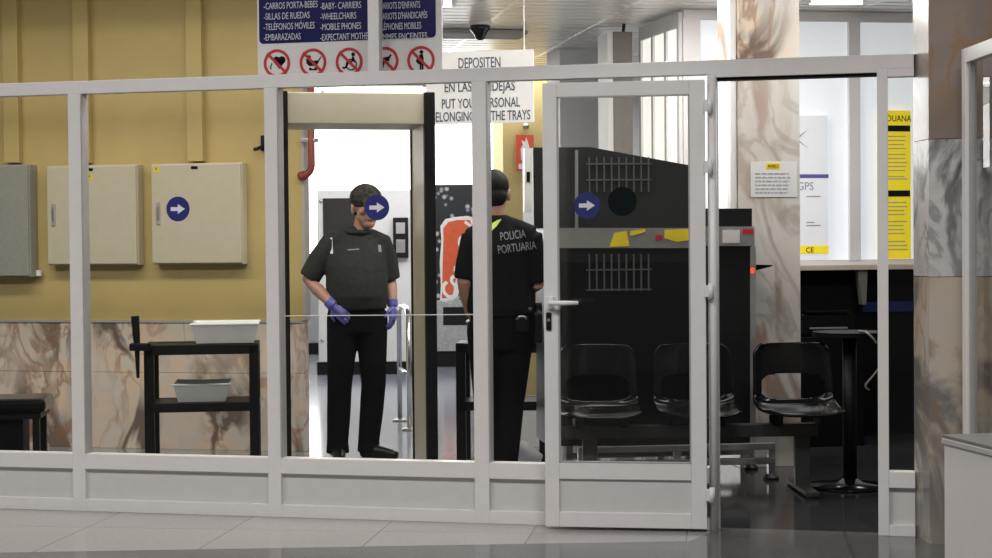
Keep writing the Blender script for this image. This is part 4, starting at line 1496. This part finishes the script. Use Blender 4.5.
def head(mb, c, yaw=0.0, tilt=0.0, k=1.0):
    """skull, jaw, brow, nose, lips and ears; looks along -y before turning"""
    R_ = Matrix.Translation(c) @ Matrix.Rotation(yaw, 4, 'Z') @ Matrix.Rotation(tilt, 4, 'X') @ Matrix.Scale(k, 4)
    P = lambda x, y, z: R_ @ Vector((x, y, z))
    e = (tilt, 0, yaw)

    def E_(c_, r_, e_, u_=16, w_=10):
        mb.ell(c_, [q * k for q in r_], e_, u_, w_)

    E_(P(0, .012, .03), (.075, .094, .088), e, 24, 16)
    E_(P(0, -.022, -.035), (.060, .068, .075), e, 20, 14)
    E_(P(0, -.048, -.088), (.036, .034, .028), e, 16, 10)
    E_(P(0, -.078, .022), (.050, .014, .012), e, 14, 8)
    mb.tube([P(0, -.085, .018), P(0, -.104, -.012), P(0, -.108, -.022)], [.009 * k, .013 * k, .014 * k], 10)
    E_(P(-.011, -.098, -.024), (.010, .011, .008), e, 10, 8)
    E_(P(.011, -.098, -.024), (.010, .011, .008), e, 10, 8)
    E_(P(0, -.087, -.050), (.024, .010, .006), e, 12, 8)
    E_(P(0, -.086, -.061), (.021, .011, .007), e, 12, 8)
    for s in (-1, 1):
        E_(P(s * .042, -.062, -.02), (.022, .022, .018), e, 12, 8)
        E_(P(s * .078, .012, -.005), (.010, .020, .032), (tilt, 0, yaw + s * .35), 12, 8)
        E_(P(s * .077, .006, -.028), (.009, .012, .012), e, 10, 8)
    return P, e


def part_of(mb, name, mt, root, voxel=.007, iters=5):
    return remeshed(mb, name, voxel, mt, root, iters)


def facedir(px):
    """rotation that turns a figure's -y towards the camera at image column px"""
    return YAW * -1 - math.atan((px - CX) / F) * 1.0


# ---- first officer: facing the camera behind the gate, gloved hand on the hip
D1 = 10.7
S1 = F / D1
f1 = atd(358, 242 + 1.36 * S1, D1)
o1 = empty('person', (f1.x, f1.y, 0), -YAW + .30, 'person in a dark cap, charcoal polo and violet gloves with one hand on the hip', 'person')
G = lambda px, py: ((px - 358) / S1, (243 + 1.36 * S1 - py) / S1)   # local x, z
# body: one continuous surface
b = MB()
hx, hz = G(366, 207.5)
hx = .062
P1, e1 = head(b, (hx, -.03, hz), .12, .06, 1.1)
b.tube([(hx - .005, .0, hz - .05), (hx - .015, .015, hz - .15), (hx - .02, .02, hz - .22)], [.058, .062, .075], 14)
b.rings([(-.01, .01, .93, .155, .10), (0, .0, 1.05, .158, .115), (.0, .0, 1.18, .165, .115), (.005, .01, 1.30, .172, .11), (.01, .02, 1.37, .13, .08), (.012, .02, 1.41, .07, .06)], 24)
shL, elL, wrL = Vector((-.175, .03, 1.345)), Vector((-.29, .07, 1.135)), Vector((-.178, -.10, .985))
shR, elR, wrR = Vector((.190, .03, 1.345)), Vector((.232, .06, 1.12)), Vector((.226, -.03, .975))
b.tube([shL + Vector((.05, 0, 0)), shL, (shL + elL) / 2, elL, elL * .6 + wrL * .4, wrL], [.055, .056, .048, .041, .042, .029], 14)
b.tube([shR + Vector((-.05, 0, 0)), shR, (shR + elR) / 2, elR, elR * .6 + wrR * .4, wrR], [.055, .056, .048, .041, .042, .029], 14)
hipL, knL, anL = Vector((-.085, .0, .88)), Vector((-.115, -.01, .47)), Vector((-.125, .02, .075))
hipR, knR, anR = Vector((.095, .0, .88)), Vector((.10, -.02, .47)), Vector((.075, .02, .075))
for h_, k_, a_ in ((hipL, knL, anL), (hipR, knR, anR)):
    b.tube([h_ + Vector((0, 0, .06)), h_, (h_ + k_) / 2, k_, k_ * .6 + a_ * .4, a_], [.085, .085, .072, .055, .052, .038], 14)
part_of(b, 'body', M['skin'], o1, .006, 4)
for s in (-1, 1):
    MB().ell(P1(s * .031, -.076, .004), (.012, .010, .009), e1, 12, 8).build('eye', M['eye'], o1, True)
# trousers
b = MB()
b.rings([(-.01, .0, .80, .178, .118), (0, .0, .90, .182, .128), (0, 0, .985, .180, .130)], 24)
for h_, k_, a_, fx in ((hipL, knL, anL, -.01), (hipR, knR, anR, .01)):
    b.tube([h_ + Vector((0, 0, .05)), h_, (h_ + k_) / 2, k_, k_ * .55 + a_ * .45, a_ + Vector((0, 0, .04)), a_ + Vector((0, .0, -.03))], [.10, .105, .092, .078, .075, .068, .074], 16)
part_of(b, 'trousers', M['trousers'], o1, .008, 4)
MB().rings([(0, 0, .955, .186, .136), (0, 0, .992, .186, .136)], 28).build('belt', M['boot'], o1, True)
# polo shirt
b = MB()
b.rings([(0, -.01, .945, .188, .142), (0, -.02, 1.03, .196, .160), (0, -.02, 1.12, .196, .155), (0, -.012, 1.22, .193, .140), (.005, .005, 1.31, .185, .118), (.010, .012, 1.375, .150, .092), (.012, .012, 1.42, .085, .074), (.012, .008, 1.445, .074, .070)], 28)
for sh, el in ((shL, elL), (shR, elR)):
    v_ = (el - sh)
    sg_ = 1 if sh.x < 0 else -1
    b.tube([Vector((.012, .012, 1.43)), Vector((sh.x * .55, .02, 1.395)), sh + Vector((0, 0, .005))], [.05, .058, .066], 14)
    b.tube([sh + Vector((.07 * sg_, 0, -.04)), sh, sh + v_ * .35, sh + v_ * .65, sh + v_ * .95], [.075, .074, .073, .071, .070], 16)
shirt = part_of(b, 'polo_shirt', M['shirt'], o1, .008, 10)
b = MB()
b.tube([(.012 + .080 * cos(t_), .008 + .075 * sin(t_), 1.442 + .014 * sin(t_)) for t_ in [pi * 2 * k / 20 for k in range(20)] if True], .016, 8, True)
b.build('collar', M['shirt'], shirt, True)
bvh = BVHTree.FromObject(shirt, bpy.context.evaluated_depsgraph_get())


def hugging(pts, bvh_, side=-1, off=.003):
    out = []
    for x, z in pts:
        hit_ = bvh_.ray_cast(Vector((x, side * 1.0, z)), Vector((0, -side, 0)))
        y = hit_[0].y if hit_[0] else 0
        out.append(Vector((x, y + side * off, z)))
    return out


def patch(pts, name, mt, parent, bvh_, side=-1):
    q = hugging(pts, bvh_, side, .003)
    r = hugging(pts, bvh_, side, -.004)
    m_ = MB()
    n_ = len(q)
    m_._add(q + r, [tuple(range(n_)), tuple(range(2 * n_ - 1, n_ - 1, -1))] + [(i, (i + 1) % n_, n_ + (i + 1) % n_, n_ + i) for i in range(n_)])
    return m_.build(name, mt, parent)


c_ = G(352, 249)
patch([(c_[0] - .035, c_[1] - .005), (c_[0] + .035, c_[1] - .001), (c_[0] + .035, c_[1] + .006), (c_[0] - .035, c_[1] + .002)], 'chest_badge', M['letter_grey'], shirt, bvh)
c_ = G(380, 248)
patch([(c_[0] - .012, c_[1] - .022), (c_[0] + .010, c_[1] - .024), (c_[0] + .013, c_[1] + .02), (c_[0] - .010, c_[1] + .022)], 'pocket_badge', M['letter_grey'], shirt, bvh)
c_ = G(332, 245)
patch([(c_[0] - .008, c_[1] - .05), (c_[0] + .006, c_[1] - .05), (c_[0] + .008, c_[1] + .05), (c_[0] - .004, c_[1] + .05)], 'sleeve_stripe', M['sign_white'], shirt, bvh)
# gloves, fingers apart
b = MB()
hand(b, wrL + Vector((.004, -.006, -.006)), Vector((.62, -.12, -.62)), Vector((-.2, -1, .0)), 1, .45, .19)
b.tube([wrL + Vector((-.02, .015, .02)), wrL + Vector((.01, -.005, -.012))], [.037, .034], 14)
part_of(b, 'glove', M['glove'], o1, .0045, 2)
b = MB()
hand(b, wrR + Vector((0, -.004, -.01)), Vector((-.05, -.15, -1)), Vector((.8, -.6, 0)), 1, .5, .185)
b.tube([wrR + Vector((0, .01, .03)), wrR + Vector((0, 0, -.014))], [.036, .034], 14)
part_of(b, 'glove', M['glove'], o1, .0045, 2)
# boots
for a_, dr in ((anL, Vector((-.12, -1, 0))), (anR, Vector((.75, -.7, 0)))):
    dr = dr.normalized()
    b = MB()
    h0 = Vector((a_.x, a_.y, 0))
    b.tube([h0 + Vector((0, 0, .15)), h0 + Vector((0, 0, .06)), h0 + Vector((0, 0, .03))], [.05, .052, .05], 14)
    b.tube([h0 - dr * .05 + Vector((0, 0, .04)), h0 + dr * .05 + Vector((0, 0, .05)), h0 + dr * .14 + Vector((0, 0, .038)), h0 + dr * .205 + Vector((0, 0, .03))], [.038, .046, .037, .024], 12)
    part_of(b, 'boot', M['boot'], o1, .007, 2)
# cap with a brim
b = MB()
C0 = P1(0, .010, .055)
b.ell(C0, (.100, .118, .092), e1, 24, 14)
b.ell(P1(0, .008, .045), (.100, .120, .036), e1, 24, 10)
b.ell(P1(0, -.118, .036), (.074, .072, .011), (.30, 0, .12), 20, 8)
part_of(b, 'cap', M['cap'], o1, .006, 2)
b = MB()
b.ell(P1(0, .045, -.005), (.083, .075, .066), e1, 20, 12)
part_of(b, 'hair', M['hair'], o1, .006, 2)

# ---- second officer: back to the camera, beside the open door leaf
D2 = 9.2
S2 = F / D2
f2 = atd(503, 242 + 1.36 * S2, D2)
o2 = empty('person', (f2.x, f2.y, 0), -YAW + pi, 'person in a black uniform vest with white back lettering, seen from behind', 'person')
# local frame looks along -y away from the camera, so image right is local -x
G2 = lambda px, py: (-(px - 503) / S2, (242 + 1.36 * S2 - py) / S2)
b = MB()
hx, hz = G2(496.5, 196)
P2, e2 = head(b, (hx, -.02, hz + .012), -.12, .06, 1.06)
b.tube([(hx, .01, hz - .04), (hx, .02, hz - .13), (hx - .01, .02, hz - .2)], [.056, .058, .072], 14)
cx = .01
b.rings([(cx - .01, .0, .92, .145, .10), (cx, 0, 1.05, .15, .11), (cx, 0, 1.2, .165, .115), (cx, .01, 1.33, .175, .11), (cx, .02, 1.40, .13, .08), (cx + .01, .02, 1.44, .07, .06)], 24)
sR = Vector((-.165, .03, 1.375))      # image right shoulder
sL_ = Vector((.158, .03, 1.365))      # image left
eR, wR = Vector((-.190, .01, 1.13)), Vector((-.06, -.21, 1.06))
eL, wL = Vector((.196, .05, 1.15)), Vector((.165, -.08, .97))
for sh, el, wr in ((sR, eR, wR), (sL_, eL, wL)):
    b.tube([sh * .75 + Vector((0, 0, 1.375 * .25)), sh, (sh + el) / 2, el, el * .6 + wr * .4, wr], [.056, .057, .049, .042, .043, .03], 14)
hR, kR, aR = Vector((-.075, .0, .88)), Vector((-.045, -.01, .47)), Vector((-.015, .02, .075))
hL, kL, aL = Vector((.085, .0, .88)), Vector((.08, .0, .47)), Vector((.09, .02, .075))
for h_, k_, a_ in ((hR, kR, aR), (hL, kL, aL)):
    b.tube([h_ + Vector((0, 0, .06)), h_, (h_ + k_) / 2, k_, k_ * .6 + a_ * .4, a_], [.085, .085, .07, .053, .05, .036], 14)
hand(b, wR, Vector((.4, -.6, -.4)), Vector((-.6, -.3, .5)), 1, .6, .185)
hand(b, wL, Vector((-.35, -.3, -.8)), Vector((.7, .4, 0)), -1, .5, .185)
part_of(b, 'body', M['skin'], o2, .0055, 4)
for s in (-1, 1):
    MB().ell(P2(s * .031, -.076, .004), (.012, .010, .009), e2, 12, 8).build('eye', M['eye'], o2, True)
# cropped black hair
b = MB()
b.ell(P2(0, .022, .040), (.085, .100, .090), e2, 24, 14)
b.ell(P2(0, .050, -.015), (.079, .068, .066), e2, 20, 12)
part_of(b, 'hair', M['hair'], o2, .006, 2)
# trousers
b = MB()
b.rings([(-.01, 0, .78, .165, .115), (-.01, 0, .9, .178, .128), (-.005, 0, 1.0, .172, .128)], 24)
for h_, k_, a_ in ((hR, kR, aR), (hL, kL, aL)):
    b.tube([h_ + Vector((0, 0, .05)), h_, (h_ + k_) / 2, k_, k_ * .55 + a_ * .45, a_ + Vector((0, 0, .04)), a_ + Vector((0, 0, -.03))], [.10, .104, .088, .072, .066, .060, .066], 16)
part_of(b, 'trousers', M['trousers'], o2, .008, 4)
# duty belt and holster
bt = MB().rings([(-.005, 0, .965, .182, .138), (-.005, 0, 1.012, .182, .138)], 28).build('duty_belt', M['boot'], o2, True)
b = MB()
b.box((-.195, .03, .90), (.05, .10, .17), .015)
b.box((-.20, .02, 1.00), (.04, .07, .07), .012)
part_of(b, 'holster', M['boot'], o2, .006, 2)
g2 = G2(523, 317)
MB().tube([(g2[0] - .026, .135, g2[1] - .008), (g2[0] - .012, .14, g2[1] + .010), (g2[0] + .012, .14, g2[1] + .010), (g2[0] + .03, .135, g2[1] - .006)], .006, 8).build('cuff_ring', M['steel'], bt, True)
MB().box((g2[0], .125, g2[1] - .03), (.07, .03, .08), .008).build('pouch', M['boot'], bt)
# vest and sleeves
b = MB()
b.rings([(cx - .01, .0, .98, .186, .142), (cx - .008, .0, 1.08, .186, .142), (cx, .0, 1.2, .192, .142), (cx, .01, 1.32, .192, .134), (cx, .018, 1.40, .160, .105), (cx + .01, .02, 1.455, .105, .085), (cx + .02, .02, 1.505, .076, .072)], 28)
for sh, el in ((sR, eR), (sL_, eL)):
    v_ = el - sh
    b.tube([Vector((.028, .02, 1.475)), Vector((sh.x * .55, .025, 1.425)), sh + Vector((0, 0, .01))], [.05, .058, .066], 14)
    b.tube([sh * .7 + Vector((0, 0, 1.375 * .3 - .03)), sh, sh + v_ * .5, sh + v_ * .95], [.070, .070, .066, .064], 16)
vest = part_of(b, 'vest', M['vest'], o2, .008, 8)
bvh2 = BVHTree.FromObject(vest, bpy.context.evaluated_depsgraph_get())
p_ = [G2(492.5, 232), G2(493, 224), G2(500, 220), G2(504, 219), G2(499, 226)]
patch(p_, 'shoulder_flash', M['neon'], vest, bvh2, 1)


def back_text(body, px, py, wpx, hpx, ang):
    o = text_mesh('lettering', body, 1.0, M['letter_grey'], vest, (0, 0, 0), 'LEFT', 1.0, (0, 0, 0), .004)
    xs2 = [v.co.x for v in o.data.vertices]
    ys2 = [v.co.y for v in o.data.vertices]
    kx_ = wpx / S2 / (max(xs2) - min(xs2))
    ky_ = hpx / S2 / .70
    a0 = G2(px, py)
    zs2 = [(v.co.x, v.co.y, v.co.z) for v in o.data.vertices]
    for v, (x, y, zc) in zip(o.data.vertices, zs2):
        x2, z2 = x * kx_, y * ky_
        xr, zr_ = x2 * cos(ang) - z2 * sin(ang), x2 * sin(ang) + z2 * cos(ang)
        lx, lz = a0[0] - xr, a0[1] + zr_
        hit_ = bvh2.ray_cast(Vector((lx, 1.0, lz)), Vector((0, -1, 0)))
        yy = hit_[0].y if hit_[0] else .1
        v.co = Vector((lx, yy + (.003 if zc > 0 else -.002), lz))
    return o


back_text('POLICIA', 502.5, 240.5, 25, 8.2, radians(7))
back_text('PORTUARIA', 500, 253.5, 38, 8.2, radians(7))
for a_ in (aR, aL):
    b = MB()
    h0 = Vector((a_.x, a_.y, 0))
    b.tube([h0 + Vector((0, 0, .15)), h0 + Vector((0, 0, .06)), h0 + Vector((0, 0, .03))], [.05, .052, .05], 14)
    b.tube([h0 + Vector((0, .05, .04)), h0 + Vector((0, -.05, .05)), h0 + Vector((0, -.14, .038)), h0 + Vector((0, -.205, .03))], [.038, .046, .037, .024], 12)
    part_of(b, 'boot', M['boot'], o2, .007, 2)
